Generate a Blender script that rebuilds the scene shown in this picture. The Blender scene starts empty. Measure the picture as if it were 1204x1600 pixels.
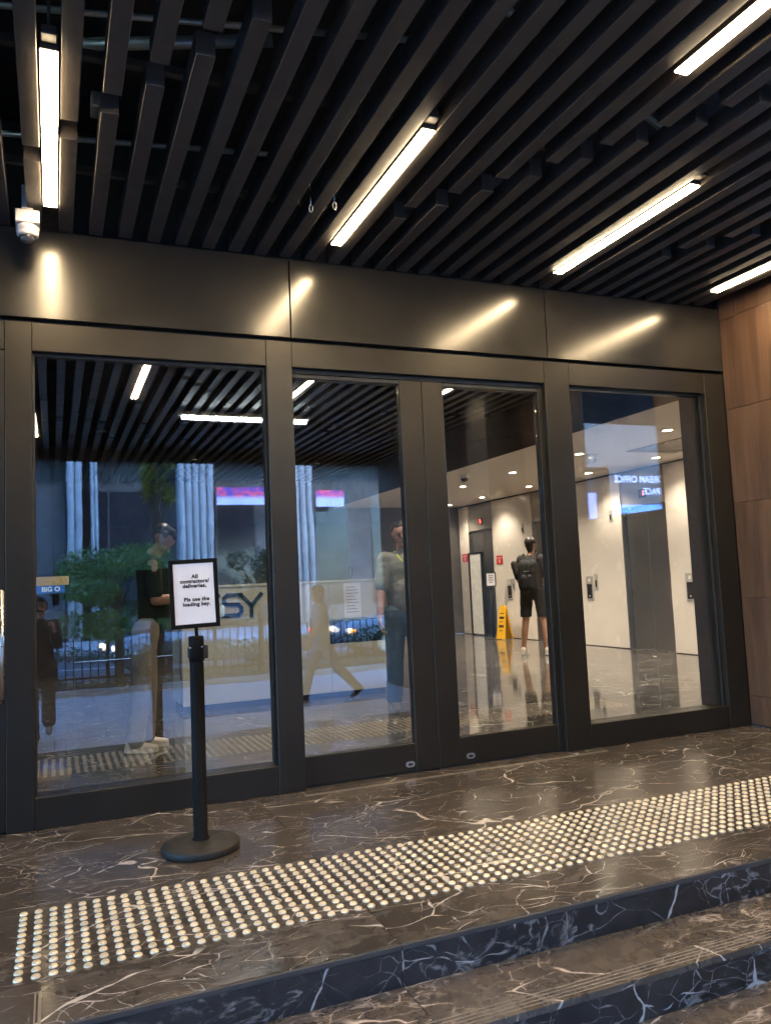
import bpy, bmesh, math, random
from mathutils import Vector, Matrix, Euler, noise as mnoise

random.seed(11)
SC = bpy.context.scene
COL = SC.collection
rad = math.radians

# ------------------------------------------------------------------ camera
CAM = Vector((0.0, -4.995, 1.3))
yaw, pitch, roll, FPX = rad(22.669), rad(4.901), rad(-2.534), 1247.96
fw = Vector((math.sin(yaw)*math.cos(pitch), math.cos(yaw)*math.cos(pitch), math.sin(pitch)))
r0 = Vector((math.cos(yaw), -math.sin(yaw), 0)); u0 = r0.cross(fw)
rt = r0*math.cos(roll) + u0*math.sin(roll); up = u0*math.cos(roll) - r0*math.sin(roll)
cd = bpy.data.cameras.new('camera'); cam = bpy.data.objects.new('camera', cd); COL.objects.link(cam)
cam.matrix_world = Matrix(((rt.x, up.x, -fw.x, CAM.x), (rt.y, up.y, -fw.y, CAM.y), (rt.z, up.z, -fw.z, CAM.z), (0, 0, 0, 1)))
cd.sensor_fit = 'VERTICAL'; cd.sensor_height = 36.0; cd.lens = FPX/1600*36
cd.clip_start = 0.02; cd.clip_end = 600
SC.camera = cam

# ------------------------------------------------------------------ dusk sky, sun, exposure
SKY_STRENGTH = 0.15
w = bpy.data.worlds.new('World'); SC.world = w; w.use_nodes = True
wn = w.node_tree; bg = wn.nodes['Background']
sky = wn.nodes.new('ShaderNodeTexSky'); sky.sky_type = 'NISHITA'; sky.sun_disc = False
sky.sun_elevation = rad(40); sky.sun_rotation = rad(20); sky.air_density = 1.0; sky.dust_density = 0.6; sky.ozone_density = 3.0
tint = wn.nodes.new('ShaderNodeMix'); tint.data_type = 'RGBA'; tint.blend_type = 'MULTIPLY'
tint.inputs[0].default_value = 1.0; tint.inputs[7].default_value = (0.51, 0.83, 1.19, 1)
wn.links.new(sky.outputs[0], tint.inputs[6]); wn.links.new(tint.outputs[2], bg.inputs[0])
bg.inputs[1].default_value = SKY_STRENGTH
sl = bpy.data.lights.new('sun', 'SUN'); sl.energy = 0.5; sl.angle = rad(15); sl.color = (1.0, 0.93, 0.85)
so = bpy.data.objects.new('sun', sl); COL.objects.link(so)
so.rotation_euler = (rad(50), 0, rad(160))
SC.view_settings.view_transform = 'Standard'; SC.view_settings.look = 'None'
EXPOSURE = 4.2
EK = 4.0/2**EXPOSURE      # lamp output relative to the exposure
SC.view_settings.exposure = EXPOSURE; SC.view_settings.gamma = 1.0; SC.view_settings.use_curve_mapping = False
LED = 33.0*EK            # emission of the linear lights
cy = SC.cycles
cy.use_denoising = True
cy.use_adaptive_sampling = True; cy.adaptive_threshold = 0.02
try: cy.denoiser = 'OPENIMAGEDENOISE'
except Exception: pass
cy.max_bounces = 7; cy.transparent_max_bounces = 24; cy.glossy_bounces = 5; cy.diffuse_bounces = 3
cy.sample_clamp_indirect = 6.0; cy.caustics_reflective = False; cy.caustics_refractive = False

# ------------------------------------------------------------------ helpers
TS = bpy.data.scenes.new('workbench')      # modifiers and text are evaluated in an empty scene
def evaluated(o):
    TS.collection.objects.link(o)
    with bpy.context.temp_override(scene=TS, view_layer=TS.view_layers[0]):
        dg = bpy.context.evaluated_depsgraph_get(); dg.update()
    me = bpy.data.meshes.new_from_object(o.evaluated_get(dg), depsgraph=dg); bpy.data.objects.remove(o)
    return me
def mesh_obj(name, bm, m=None, parent=None, smooth=False):
    me = bpy.data.meshes.new(name); bm.to_mesh(me); bm.free()
    return link(name, me, m, parent, smooth)
def link(name, me, m=None, parent=None, smooth=False):
    o = bpy.data.objects.new(name, me); COL.objects.link(o)
    if m is not None:
        for k in (m if isinstance(m, (list, tuple)) else [m]): me.materials.append(k)
    if smooth:
        for p in me.polygons: p.use_smooth = True
    if parent is not None: o.parent = parent
    return o
def tag(o, label, cat, group=None):
    o['label'] = label; o['category'] = cat
    if group: o['group'] = group
    return o
def thing(name, label, cat, loc=(0, 0, 0), rz=0, group=None):
    o = bpy.data.objects.new(name, None); COL.objects.link(o); o.location = loc; o.rotation_euler = (0, 0, rz)
    o.empty_display_size = 0.1
    return tag(o, label, cat, group)
def structure(o, kind='structure'):
    o['kind'] = kind; return o
def bx(bm, x0, x1, y0, y1, z0, z1, bev=0.0, seg=1, M=None):
    v = [bm.verts.new((x, y, z)) for x in (x0, x1) for y in (y0, y1) for z in (z0, z1)]
    fs = [bm.faces.new([v[i] for i in q]) for q in ((0, 1, 3, 2), (4, 6, 7, 5), (0, 4, 5, 1), (2, 3, 7, 6), (0, 2, 6, 4), (1, 5, 7, 3))]
    if bev > 0:
        es = list({e for f in fs for e in f.edges})
        r = bmesh.ops.bevel(bm, geom=es, offset=bev, segments=seg, affect='EDGES', profile=0.6)
        v = list({q for f in r['faces'] for q in f.verts} | {q for q in v if q.is_valid})
    if M is not None: bmesh.ops.transform(bm, matrix=M, verts=[q for q in v if q.is_valid])
    return v
def box(name, x0, x1, y0, y1, z0, z1, m, parent=None, bev=0.0, seg=1):
    bm = bmesh.new(); bx(bm, x0, x1, y0, y1, z0, z1, bev, seg)
    bmesh.ops.recalc_face_normals(bm, faces=bm.faces)
    return mesh_obj(name, bm, m, parent)
def cyl(bm, p0, p1, r0, r1=None, n=16, caps=True):
    r1 = r0 if r1 is None else r1
    p0 = Vector(p0); p1 = Vector(p1); d = (p1-p0).normalized()
    a = d.orthogonal().normalized(); b = d.cross(a)
    A = [bm.verts.new(p0+(a*math.cos(t)+b*math.sin(t))*r0) for t in [2*math.pi*k/n for k in range(n)]]
    B = [bm.verts.new(p1+(a*math.cos(t)+b*math.sin(t))*r1) for t in [2*math.pi*k/n for k in range(n)]]
    for k in range(n):
        f = bm.faces.new((A[k], A[(k+1) % n], B[(k+1) % n], B[k])); f.smooth = True
    if caps: bm.faces.new(A[::-1]); bm.faces.new(B)
def lathe(bm, prof, n=32, c=(0, 0, 0), smooth=True):
    rings = []
    for r, z in prof:
        if r < 1e-6: rings.append([bm.verts.new((c[0], c[1], c[2]+z))])
        else: rings.append([bm.verts.new((c[0]+r*math.cos(2*math.pi*k/n), c[1]+r*math.sin(2*math.pi*k/n), c[2]+z)) for k in range(n)])
    for A, B in zip(rings, rings[1:]):
        for k in range(n):
            a, a2 = A[k % len(A)], A[(k+1) % len(A)]; b, b2 = B[k % len(B)], B[(k+1) % len(B)]
            vs = []
            for q in (a, a2, b2, b):
                if q not in vs: vs.append(q)
            if len(vs) > 2:
                f = bm.faces.new(vs); f.smooth = smooth
def text(name, s, size, M, m, parent=None, offset=0.0, extr=0.0006, align='CENTER', spacing=1.0, line=1.0):
    cu = bpy.data.curves.new(name, 'FONT'); cu.body = s; cu.size = size; cu.align_x = align; cu.align_y = 'CENTER'
    cu.offset = offset; cu.extrude = extr; cu.space_character = spacing; cu.space_line = line; cu.resolution_u = 3
    me = evaluated(bpy.data.objects.new('tmp_text', cu)); bpy.data.curves.remove(cu)
    me.transform(M)
    me.materials.clear()
    return link(name, me, m, parent)
def face_front(x, y, z, rz=0):      # text that reads from the -Y side
    return Matrix.Translation((x, y, z)) @ Matrix.Rotation(rz, 4, 'Z') @ Matrix.Rotation(math.pi/2, 4, 'X')

# ------------------------------------------------------------------ materials
class N:
    def __init__(s, name):
        s.m = bpy.data.materials.new(name); s.m.use_nodes = True; s.t = s.m.node_tree
        s.b = s.t.nodes['Principled BSDF']; s.out = s.t.nodes['Material Output']
    def n(s, typ, **k):
        q = s.t.nodes.new('ShaderNode'+typ)
        for a, v in k.items(): setattr(q, a, v)
        return q
    def l(s, a, b): s.t.links.new(a, b)
    def val(s, x, sock):
        if hasattr(x, 'links'): s.l(x, sock)
        else: sock.default_value = x
    def math(s, op, a, b=0.0, c=None, clamp=False):
        q = s.n('Math', operation=op, use_clamp=clamp); s.val(a, q.inputs[0]); s.val(b, q.inputs[1])
        if c is not None: s.val(c, q.inputs[2])
        return q.outputs[0]
    def ramp(s, x, a, b, lo=0.0, hi=1.0, typ='SMOOTHSTEP'):
        q = s.n('MapRange', interpolation_type=typ); s.val(x, q.inputs[0])
        q.inputs[1].default_value = a; q.inputs[2].default_value = b; q.inputs[3].default_value = lo; q.inputs[4].default_value = hi
        return q.outputs[0]
    def mix(s, f, a, b, typ='MIX'):
        q = s.n('Mix', data_type='RGBA', blend_type=typ); s.val(f, q.inputs[0])
        for x, k in ((a, 6), (b, 7)):
            if hasattr(x, 'links'): s.l(x, q.inputs[k])
            else: q.inputs[k].default_value = (*x, 1) if len(x) == 3 else x
        return q.outputs[2]
    def noise(s, vec, scale, detail=4, rough=0.55, dist=0.0):
        q = s.n('TexNoise'); s.l(vec, q.inputs['Vector']); q.inputs['Scale'].default_value = scale
        q.inputs['Detail'].default_value = detail; q.inputs['Roughness'].default_value = rough; q.inputs['Distortion'].default_value = dist
        return q
    def pos(s, rnd=0.0, scale=(1, 1, 1), rot=(0, 0, 0), coord='world'):
        v = s.n('NewGeometry').outputs['Position'] if coord == 'world' else s.n('TexCoord').outputs['Object']
        if rnd:
            oi = s.n('ObjectInfo'); mu = s.n('VectorMath', operation='ADD'); c = s.math('MULTIPLY', oi.outputs['Random'], rnd)
            cb = s.n('CombineXYZ'); s.l(c, cb.inputs[0]); s.l(c, cb.inputs[1]); s.l(s.math('MULTIPLY', c, 0.7), cb.inputs[2])
            s.l(v, mu.inputs[0]); s.l(cb.outputs[0], mu.inputs[1]); v = mu.outputs[0]
        mp = s.n('Mapping'); s.l(v, mp.inputs[0]); mp.inputs['Scale'].default_value = scale; mp.inputs['Rotation'].default_value = rot
        return mp.outputs[0]
    def bump(s, h, strength=0.2, dist=0.01):
        q = s.n('Bump'); s.l(h, q.inputs['Height']); q.inputs['Strength'].default_value = strength; q.inputs['Distance'].default_value = dist
        s.l(q.outputs[0], s.b.inputs['Normal'])

def plain(name, col, rough=0.5, metal=0.0, var=0.12, scale=9.0, spec=0.5, bump=0.0, rvar=0.08, coat=0.0):
    s = N(name); p = s.pos()
    nz = s.noise(p, scale, 5, 0.6).outputs['Fac']
    dark = tuple(c*(1-var) for c in col); lite = tuple(min(1, c*(1+var)) for c in col)
    s.l(s.mix(s.ramp(nz, 0.3, 0.7), dark, lite), s.b.inputs['Base Color'])
    n2 = s.noise(p, scale*2.3, 4, 0.6).outputs['Fac']
    s.l(s.ramp(n2, 0.25, 0.75, max(0.02, rough-rvar), min(1, rough+rvar)), s.b.inputs['Roughness'])
    s.b.inputs['Metallic'].default_value = metal; s.b.inputs['Specular IOR Level'].default_value = spec
    if coat: s.b.inputs['Coat Weight'].default_value = coat
    if bump: s.bump(nz, bump, 0.01)
    return s.m
def emit(name, col, strength):
    s = N(name); s.b.inputs['Base Color'].default_value = (*col, 1); s.b.inputs['Emission Color'].default_value = (*col, 1)
    s.b.inputs['Emission Strength'].default_value = strength if name == 'warm led diffuser' else strength*EK; s.b.inputs['Roughness'].default_value = 0.5
    return s.m
def marble(name, c_dark, c_light, vein, rough, rnd=37.0, rot=0.5, vs=1.0, amount=1.0, cream=0.0, bump=True, stretch=(0.75, 1.6, 1.2), small=1.0, cw=0.03):
    s = N(name)
    p = s.pos(rnd); wv = s.noise(p, 1.7, 3, 0.6); 
    sub = s.n('VectorMath', operation='SUBTRACT'); s.l(wv.outputs['Color'], sub.inputs[0]); sub.inputs[1].default_value = (.5, .5, .5)
    sc_ = s.n('VectorMath', operation='SCALE'); s.l(sub.outputs[0], sc_.inputs[0]); sc_.inputs['Scale'].default_value = 0.28
    ad = s.n('VectorMath', operation='ADD'); s.l(p, ad.inputs[0]); s.l(sc_.outputs[0], ad.inputs[1])
    mp = s.n('Mapping'); s.l(ad.outputs[0], mp.inputs[0]); mp.inputs['Rotation'].default_value = (0.3, 0.2, rot); mp.inputs['Scale'].default_value = stretch
    q = mp.outputs[0]
    cl = s.noise(p, 2.3, 9, 0.68).outputs['Fac']; cl2 = s.noise(p, 11.0, 6, 0.7).outputs['Fac']
    base = s.mix(s.ramp(s.math('ADD', s.math('MULTIPLY', cl, 0.65), s.math('MULTIPLY', cl2, 0.35)), 0.34, 0.68), c_dark, c_light)
    tot = None
    for sc, wd, mk0, mk1, mks, k in ((0.9*vs, 0.0038, 0.43, 0.50, 0.9, 1.0), (2.2*vs, 0.0056, 0.44, 0.53, 1.6, 1.0), (4.7*vs, 0.0090, 0.46, 0.55, 2.1, 0.85), (9.0*vs, 0.014, 0.47, 0.57, 1.5, 0.65)):
        vo = s.n('TexVoronoi', feature='DISTANCE_TO_EDGE'); s.l(q, vo.inputs['Vector']); vo.inputs['Scale'].default_value = sc
        jit = s.math('MULTIPLY', s.math('SUBTRACT', s.noise(q, sc*7, 4, 0.6).outputs['Fac'], 0.5), 0.022)
        d = s.math('ABSOLUTE', s.math('ADD', vo.outputs['Distance'], jit))
        fine = s.noise(q, sc*5, 3, 0.6).outputs['Fac']
        wd_ = s.math('MULTIPLY', s.ramp(fine, 0.35, 0.7, 0.15, 1.9), wd)
        ln = s.math('SUBTRACT', 1.0, s.math('DIVIDE', d, wd_), clamp=True)
        mk = s.ramp(s.noise(p, mks, 3, 0.6).outputs['Fac'], mk0, mk1)
        ln = s.math('MULTIPLY', s.math('MULTIPLY', s.math('POWER', ln, 0.6), mk), k*amount*(small if sc > 4*vs else 1.0), clamp=True)
        tot = ln if tot is None else s.math('MAXIMUM', tot, ln)
    if cream:
        nz = s.noise(q, 0.75, 6, 0.7, 0.5).outputs['Fac']; d = s.math('ABSOLUTE', s.math('SUBTRACT', nz, 0.49))
        br = s.ramp(s.noise(q, 14, 5, 0.7).outputs['Fac'], 0.42, 0.6)
        ln = s.math('MULTIPLY', s.math('SUBTRACT', 1.0, s.math('DIVIDE', d, cw), clamp=True), s.math('MULTIPLY', br, cream))
        tot = s.math('MAXIMUM', tot, ln)
    s.l(s.mix(tot, base, vein), s.b.inputs['Base Color'])
    s.l(s.ramp(cl2, 0.3, 0.7, rough*0.75, rough*1.35), s.b.inputs['Roughness'])
    if bump: s.bump(s.noise(p, 60, 3, 0.6).outputs['Fac'], 0.015, 0.002)
    return s.m
def wood(name, a, b, rough=0.42, rnd=13.0):
    s = N(name); p = s.pos(rnd, (7, 7, 0.55)); g = s.noise(p, 1.5, 8, 0.66, 0.6).outputs['Fac']
    p2 = s.pos(rnd, (60, 60, 1.6)); g2 = s.noise(p2, 1.0, 4, 0.6).outputs['Fac']
    big = s.noise(s.pos(rnd), 1.1, 3, 0.5).outputs['Fac']
    f = s.math('ADD', s.math('MULTIPLY', g, 0.6), s.math('ADD', s.math('MULTIPLY', g2, 0.25), s.math('MULTIPLY', big, 0.2)))
    s.l(s.mix(s.ramp(f, 0.38, 0.68), a, b), s.b.inputs['Base Color'])
    s.l(s.ramp(g2, 0.3, 0.7, rough-.08, rough+.1), s.b.inputs['Roughness']); s.bump(g2, 0.05, 0.004)
    return s.m
def glass(name, f0, tintc):
    s = N(name); s.t.nodes.remove(s.b)
    tr = s.n('BsdfTransparent'); tr.inputs[0].default_value = (*tintc, 1)
    gl = s.n('BsdfGlossy'); gl.inputs['Roughness'].default_value = 0.012; gl.inputs[0].default_value = (1, 1, 1, 1)
    wv = s.n('Bump'); s.l(s.noise(s.pos(9.0, (1, 1, 0.6)), 2.4, 2, 0.5).outputs['Fac'], wv.inputs['Height']); wv.inputs['Strength'].default_value = 1.0; wv.inputs['Distance'].default_value = 0.00028
    s.l(wv.outputs[0], gl.inputs['Normal'])
    lw = s.n('LayerWeight'); lw.inputs[0].default_value = 0.5
    f5 = s.math('POWER', lw.outputs['Facing'], 5.0)
    # Schlick with streaky wipe marks
    sm = s.noise(s.pos(0, (3, 3, 0.9)), 2.2, 6, 0.65).outputs['Fac']
    k = s.ramp(sm, 0.3, 0.75, f0*0.92, f0*1.1)
    f = s.math('ADD', k, s.math('MULTIPLY', f5, 0.9), clamp=True)
    mx = s.n('MixShader'); s.l(f, mx.inputs[0]); s.l(tr.outputs[0], mx.inputs[1]); s.l(gl.outputs[0], mx.inputs[2])
    # a thin film of dust
    df = s.n('BsdfDiffuse'); df.inputs[0].default_value = (.5, .5, .5, 1)
    m2 = s.n('MixShader'); s.l(s.ramp(sm, 0.45, 0.8, 0.0, 0.006), m2.inputs[0]); s.l(mx.outputs[0], m2.inputs[1]); s.l(df.outputs[0], m2.inputs[2])
    s.l(m2.outputs[0], s.out.inputs[0])
    return s.m
def metal_panel(name, col, rough, metal, smudge=0.3):
    s = N(name); p = s.pos(5.0); a = s.noise(p, 2.2, 5, 0.6).outputs['Fac']; b = s.noise(s.pos(5.0, (1, 1, 0.25)), 9, 5, 0.7).outputs['Fac']
    s.l(s.mix(s.ramp(a, 0.3, 0.7), tuple(c*.88 for c in col), tuple(c*1.1 for c in col)), s.b.inputs['Base Color'])
    s.l(s.ramp(b, 0.3, 0.75, rough*(1-smudge*.5), rough*(1+smudge)), s.b.inputs['Roughness'])
    s.b.inputs['Metallic'].default_value = metal
    s.bump(s.noise(p, 1.3, 2, 0.5).outputs['Fac'], 0.012, 0.05)
    return s.m

M = {}
M['marble'] = marble('dark brown veined marble', (0.040, 0.032, 0.026), (0.098, 0.079, 0.062), (0.60, 0.53, 0.46), 0.18, amount=1.1, cream=0.10, small=0.72)
M['marble_tread'] = marble('brown tread marble', (0.062, 0.048, 0.034), (0.098, 0.076, 0.054), (0.52, 0.42, 0.33), 0.26, rnd=51, rot=-0.10, amount=1.5, cream=0.75, stretch=(0.5, 1.3, 1.2), cw=0.010, small=0.8)
M['marble_riser'] = marble('black riser marble', (0.010, 0.008, 0.0065), (0.036, 0.028, 0.022), (0.42, 0.36, 0.30), 0.38, rnd=23, rot=1.1, vs=0.95, amount=1.3, cream=0.5, small=0.55, cw=0.016)
M['marble_lobby'] = marble('polished lobby marble', (0.034, 0.030, 0.026), (0.105, 0.092, 0.080), (0.52, 0.47, 0.41), 0.06, rnd=0, amount=1.3, cream=0.3, bump=False)
M['grout'] = plain('grey grout', (0.16, 0.13, 0.10), 0.8)
M['nosing'] = plain('honed nosing', (0.045, 0.038, 0.032), 0.45)
M['groove'] = plain('pale grit groove', (0.24, 0.19, 0.135), 0.7)
M['frame'] = metal_panel('bronze grey powder coat', (0.034, 0.029, 0.023), 0.36, 0.5, 0.12)
M['frame'].node_tree.nodes['Principled BSDF'].inputs['Specular IOR Level'].default_value = 0.3
M['header'] = metal_panel('satin bronze header', (0.040, 0.036, 0.031), 0.20, 0.45, 0.08)
M['gasket'] = plain('black rubber gasket', (0.012, 0.012, 0.012), 0.6)
M['slat'] = plain('charcoal slat coating', (0.034, 0.027, 0.022), 0.5, 0.0, 0.15, 4)
M['plenum'] = plain('black painted soffit', (0.014, 0.012, 0.010), 0.85)
M['pipe'] = plain('galvanised conduit', (0.30, 0.29, 0.27), 0.4, 0.6)
M['glass'] = glass('entrance glass', 0.095, (0.93, 0.95, 0.945))
M['wood'] = wood('walnut wall panel', (0.058, 0.029, 0.016), (0.122, 0.066, 0.037))
M['stub'] = plain('dark stone lining', (0.060, 0.052, 0.045), 0.4, 0, 0.25, 3)
M['black'] = plain('black powder coat', (0.009, 0.0085, 0.008), 0.55, spec=0.06)
M['base'] = plain('grey black base', (0.030, 0.026, 0.022), 0.5, 0.0, spec=0.2)
M['paper'] = plain('white paper', (0.80, 0.77, 0.80), 0.55, 0, 0.02)
M['ink'] = plain('black ink', (0.012, 0.012, 0.012), 0.7)
M['stud'] = plain('warm steel stud', (0.80, 0.64, 0.41), 0.34, 0.4, 0.22, 16, rvar=0.12)
M['steel'] = plain('brushed steel', (0.55, 0.53, 0.50), 0.3, 1.0, 0.1, 6)
M['liftsteel'] = plain('dark brushed lift steel', (0.34, 0.315, 0.29), 0.30, 0.9, 0.04, 1.5, rvar=0.03)
M['panelsteel'] = plain('satin steel plate', (0.42, 0.40, 0.37), 0.4, 0.3, 0.05)
M['whiteplastic'] = plain('white plastic', (0.72, 0.70, 0.66), 0.4)
M['camwhite'] = plain('camera casing', (0.42, 0.40, 0.39), 0.45)
M['dome'] = plain('smoked dome', (0.02, 0.02, 0.02), 0.08)
M['led'] = emit('warm led diffuser', (1.0, 0.77, 0.47), LED)
M['fluor'] = emit('cool tube', (0.86, 0.97, 1.0), 19.0)
M['cream'] = plain('cream marble wall', (0.64, 0.58, 0.52), 0.22, 0, 0.05, 1.5)
M['ceilwhite'] = plain('white ceiling paint', (0.74, 0.69, 0.63), 0.8, 0, 0.03)
M['desk'] = plain('warm white desk laminate', (0.55, 0.51, 0.40), 0.35, 0, 0.03)
M['darkwall'] = plain('taupe stone wall', (0.085, 0.078, 0.073), 0.4, 0, 0.22, 2.2)
M['backpaint'] = plain('dark joint', (0.02, 0.02, 0.02), 0.8)
M['red'] = plain('red sign', (0.55, 0.03, 0.03), 0.4)
M['yellow'] = plain('yellow plastic', (0.80, 0.42, 0.02), 0.4, 0, 0.08)
M['reddigit'] = emit('red digit', (1.0, 0.05, 0.03), 4.0)
M['downlight'] = emit('warm downlight', (1.0, 0.82, 0.60), 30.0)
M['blueink'] = plain('navy lettering', (0.02, 0.035, 0.07), 0.35)

# ------------------------------------------------------------------ the landing and steps
Z1, Z2, ZP = -0.146, -0.292, -0.437
YE, YE2, YE3 = -2.24, -2.575, -2.91
xs = [-4.86, -1.86, 1.14, 4.14, 5.218]
land = structure(box('landing', -4.86, 5.217, YE+0.026, -0.001, -0.14, -0.006, M['grout']))
for (ya, yb) in ((-0.158, 0.16), (-1.2255, -0.1605), (-1.9155, -1.2275), (YE+0.012, -1.9175)):
    for a, b in zip(xs, xs[1:]):
        if yb > 0: b = min(b, 5.21)
        box('slab', a+0.0015, b-0.0015, ya, yb, -0.03, 0.0, M['marble'], land, 0.0006)
for a, b in zip(xs, xs[1:]):
    box('nosing', a+0.001, b-0.001, YE, YE+0.0105, -0.022, -0.0015, M['nosing'], land, 0.002)
rx = [-4.86, -1.86, -0.36, 1.14, 2.64, 4.14, 5.218]
for a, b in zip(rx, rx[1:]):
    box('riser', a+0.001, b-0.001, YE+0.0042, YE+0.024, Z1-0.02, -0.0235, M['marble_riser'], land)
# steel track slots in front of the sliding doors
for y in (-0.105, -0.128):
    box('track', 1.42, 3.70, y, y+0.006, -0.004, 0.0015, M['groove'], land)
box('expansion_strip', -0.056, -0.046, -2.222, -1.99, -0.004, 0.0015, M['groove'], land)
box('expansion_strip', -0.068, -0.063, -2.222, -1.985, -0.004, 0.0015, M['groove'], land)
def step(name, y0, y1, zt, zb):
    st = structure(box(name, -4.86, 5.217, y0+0.022, y1, zb-0.02, zt-0.006, M['grout']))
    for a, b in zip(rx, rx[1:]):
        box('tread', a+0.001, b-0.001, y0, y1+0.003, zt-0.024, zt, M['marble_tread'], st, 0.0015)
        box('riser', a+0.001+0.37*0, b-0.001, y0+0.0042, y0+0.02, zb-0.02, zt-0.0255, M['marble_riser'], st)
    for k in range(4):
        box('grip_groove', -4.8, 5.2, y0+0.022+0.020*k, y0+0.026+0.020*k, zt-0.004, zt+0.0012, M['groove'], st)
    return st
step('upper_step', YE2, YE, Z1, Z2)
step('lower_step', YE3, YE2, Z2, ZP)
# tactile studs
sb = bmesh.new(); R_ = 0.0158
lathe(sb, [(R_, 0.0), (R_*0.97, 0.004), (R_*0.78, 0.0075), (R_*0.45, 0.0086), (0, 0.009)], 12)
stud_me = bpy.data.meshes.new('stud'); sb.to_mesh(stud_me); sb.free(); stud_me.materials.append(M['stud'])
pts = []
ncol = int((5.13+0.123)/0.0561)+1
def proj(p):
    v = Vector(p)-CAM; z = v.dot(fw); return (602+FPX*v.dot(rt)/z, 800-FPX*v.dot(up)/z, z)
for i in range(ncol):
    for j in range(12):
        x = -0.123+0.0561*i; y = -1.258-0.0556*j
        q = proj((x, y, 0)); vis = -20 < q[0] < 1224 and q[1] < 1620
        pts.append((0 if vis else 1, q[2], x, y))
pts.sort()
for k, (v, d, x, y) in enumerate(pts[:300]):
    o = bpy.data.objects.new('stud', stud_me); COL.objects.link(o); o.parent = land; o.location = (x, y, 0)
    o.rotation_euler = (rad(random.uniform(-1.2, 1.2)), rad(random.uniform(-1.2, 1.2)), random.uniform(0, 1))
fm = bmesh.new()
for v, d, x, y in pts[300:]:
    lathe(fm, [(R_, 0.0), (R_*0.97, 0.004), (R_*0.78, 0.0075), (R_*0.45, 0.0086), (0, 0.009)], 10, (x, y, 0))
structure(mesh_obj('stud_field', fm, M['stud'], land), 'stuff')

# ------------------------------------------------------------------ glass front
def bar(name, x0, x1, y0, y1, z0, z1, parent, m='frame'):
    return box(name, x0, x1, y0, y1, z0, z1, M[m], parent, 0.0025)
def pane(x0, x1, y, z0, z1, parent):
    return box('glass_pane', x0, x1, y, y+0.012, z0, z1, M['glass'], parent)
FD = 0.17
ZT = 2.905
f = thing('fixed_glass_panel', 'wide fixed glass panel left of the sliding doors, behind the sign stand', 'glass panel', (0, 0, 0), group='fixed glass panels')
bar('post', -0.25, -0.107, 0, FD, 0.0, ZT-0.002, f); bar('post', 1.292, 1.464, 0, FD, 0.0, ZT-0.002, f)
bar('top_rail', -0.1055, 1.2905, 0.002, FD-0.002, 2.731, ZT-0.003, f); bar('bottom_rail', -0.1055, 1.2905, 0.002, FD-0.002, 0.0, 0.174, f)
pane(-0.104, 1.289, 0.07, 0.176, 2.729, f)
for (a, b, c, d) in ((-0.1055, -0.092, 0.176, 2.729), (1.277, 1.2905, 0.176, 2.729)):
    box('gasket', a, b, 0.045, 0.066, c, d, M['gasket'], f)
box('gasket', -0.092, 1.277, 0.045, 0.066, 2.712, 2.729, M['gasket'], f)
f = thing('fixed_glass_panel', 'fixed glass panel right of the sliding doors, showing the lifts, beside the wood wall', 'glass panel', group='fixed glass panels')
bar('post', 3.432, 3.655, 0, FD, 0.0, ZT-0.002, f); bar('post', 5.002, 5.212, 0, FD, 0.0, ZT-0.002, f)
bar('top_rail', 3.6565, 5.0005, 0.002, FD-0.002, 2.731, ZT-0.003, f); bar('bottom_rail', 3.6565, 5.0005, 0.002, FD-0.002, 0.0, 0.174, f)
pane(3.658, 4.999, 0.07, 0.176, 2.729, f)
for (a, b, c, d) in ((3.6565, 3.667, 0.176, 2.729), (4.987, 5.0005, 0.176, 2.729)):
    box('gasket', a, b, 0.045, 0.066, c, d, M['gasket'], f)
box('gasket', 3.667, 4.987, 0.045, 0.066, 2.714, 2.729, M['gasket'], f)
tr = thing('door_transom', 'bronze grey transom box spanning over the two sliding doors', 'transom')
bar('transom_rail', 1.4655, 3.4305, 0.002, FD+0.1, 2.733, ZT-0.003, tr)
box('track_cover', 1.4655, 3.4305, 0.05, FD+0.08, 2.705, 2.732, M['gasket'], tr)
def slide(label, x0, x1, st0, st1, lx):
    f = thing('sliding_door', label, 'sliding door', group='sliding glass doors')
    y0, y1 = 0.045, 0.115
    bar('stile', x0, st0, y0, y1, 0.012, 2.70, f); bar('stile', st1, x1, y0, y1, 0.012, 2.70, f)
    bar('bottom_rail', st0+0.0015, st1-0.0015, y0+0.002, y1-0.002, 0.014, 0.196, f); bar('top_rail', st0+0.0015, st1-0.0015, y0+0.002, y1-0.002, 2.672, 2.699, f, 'gasket')
    pane(st0+0.002, st1-0.002, y0+0.03, 0.198, 2.671, f)
    lk = bmesh.new()
    for s in (-1, 1): cyl(lk, (lx+s*0.014, y0-0.004, 0.062), (lx+s*0.014, y0+0.004, 0.062), 0.019, n=20)
    bx(lk, lx-0.014, lx+0.014, y0-0.0041, y0+0.004, 0.0431, 0.0809)
    l = mesh_obj('lock_plate', lk, M['steel'], f)
    kb = bmesh.new(); cyl(kb, (lx-0.006, y0-0.008, 0.062), (lx-0.006, y0, 0.062), 0.009, n=14); bx(kb, lx-0.004, lx+0.018, y0-0.0075, y0-0.004, 0.057, 0.067)
    mesh_obj('keyhole', kb, M['gasket'], l)
    box('bottom_seal', x0+0.004, x1-0.004, y0+0.01, y1-0.01, 0.001, 0.0115, M['gasket'], f)
    return f
slide('left sliding glass door meeting its twin in the middle, lock at lower right', 1.38, 2.421, 1.45, 2.255, 2.205)
slide('right sliding glass door with lobby lifts visible through it, lock at lower left', 2.425, 3.50, 2.592, 3.395, 2.665)
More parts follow.
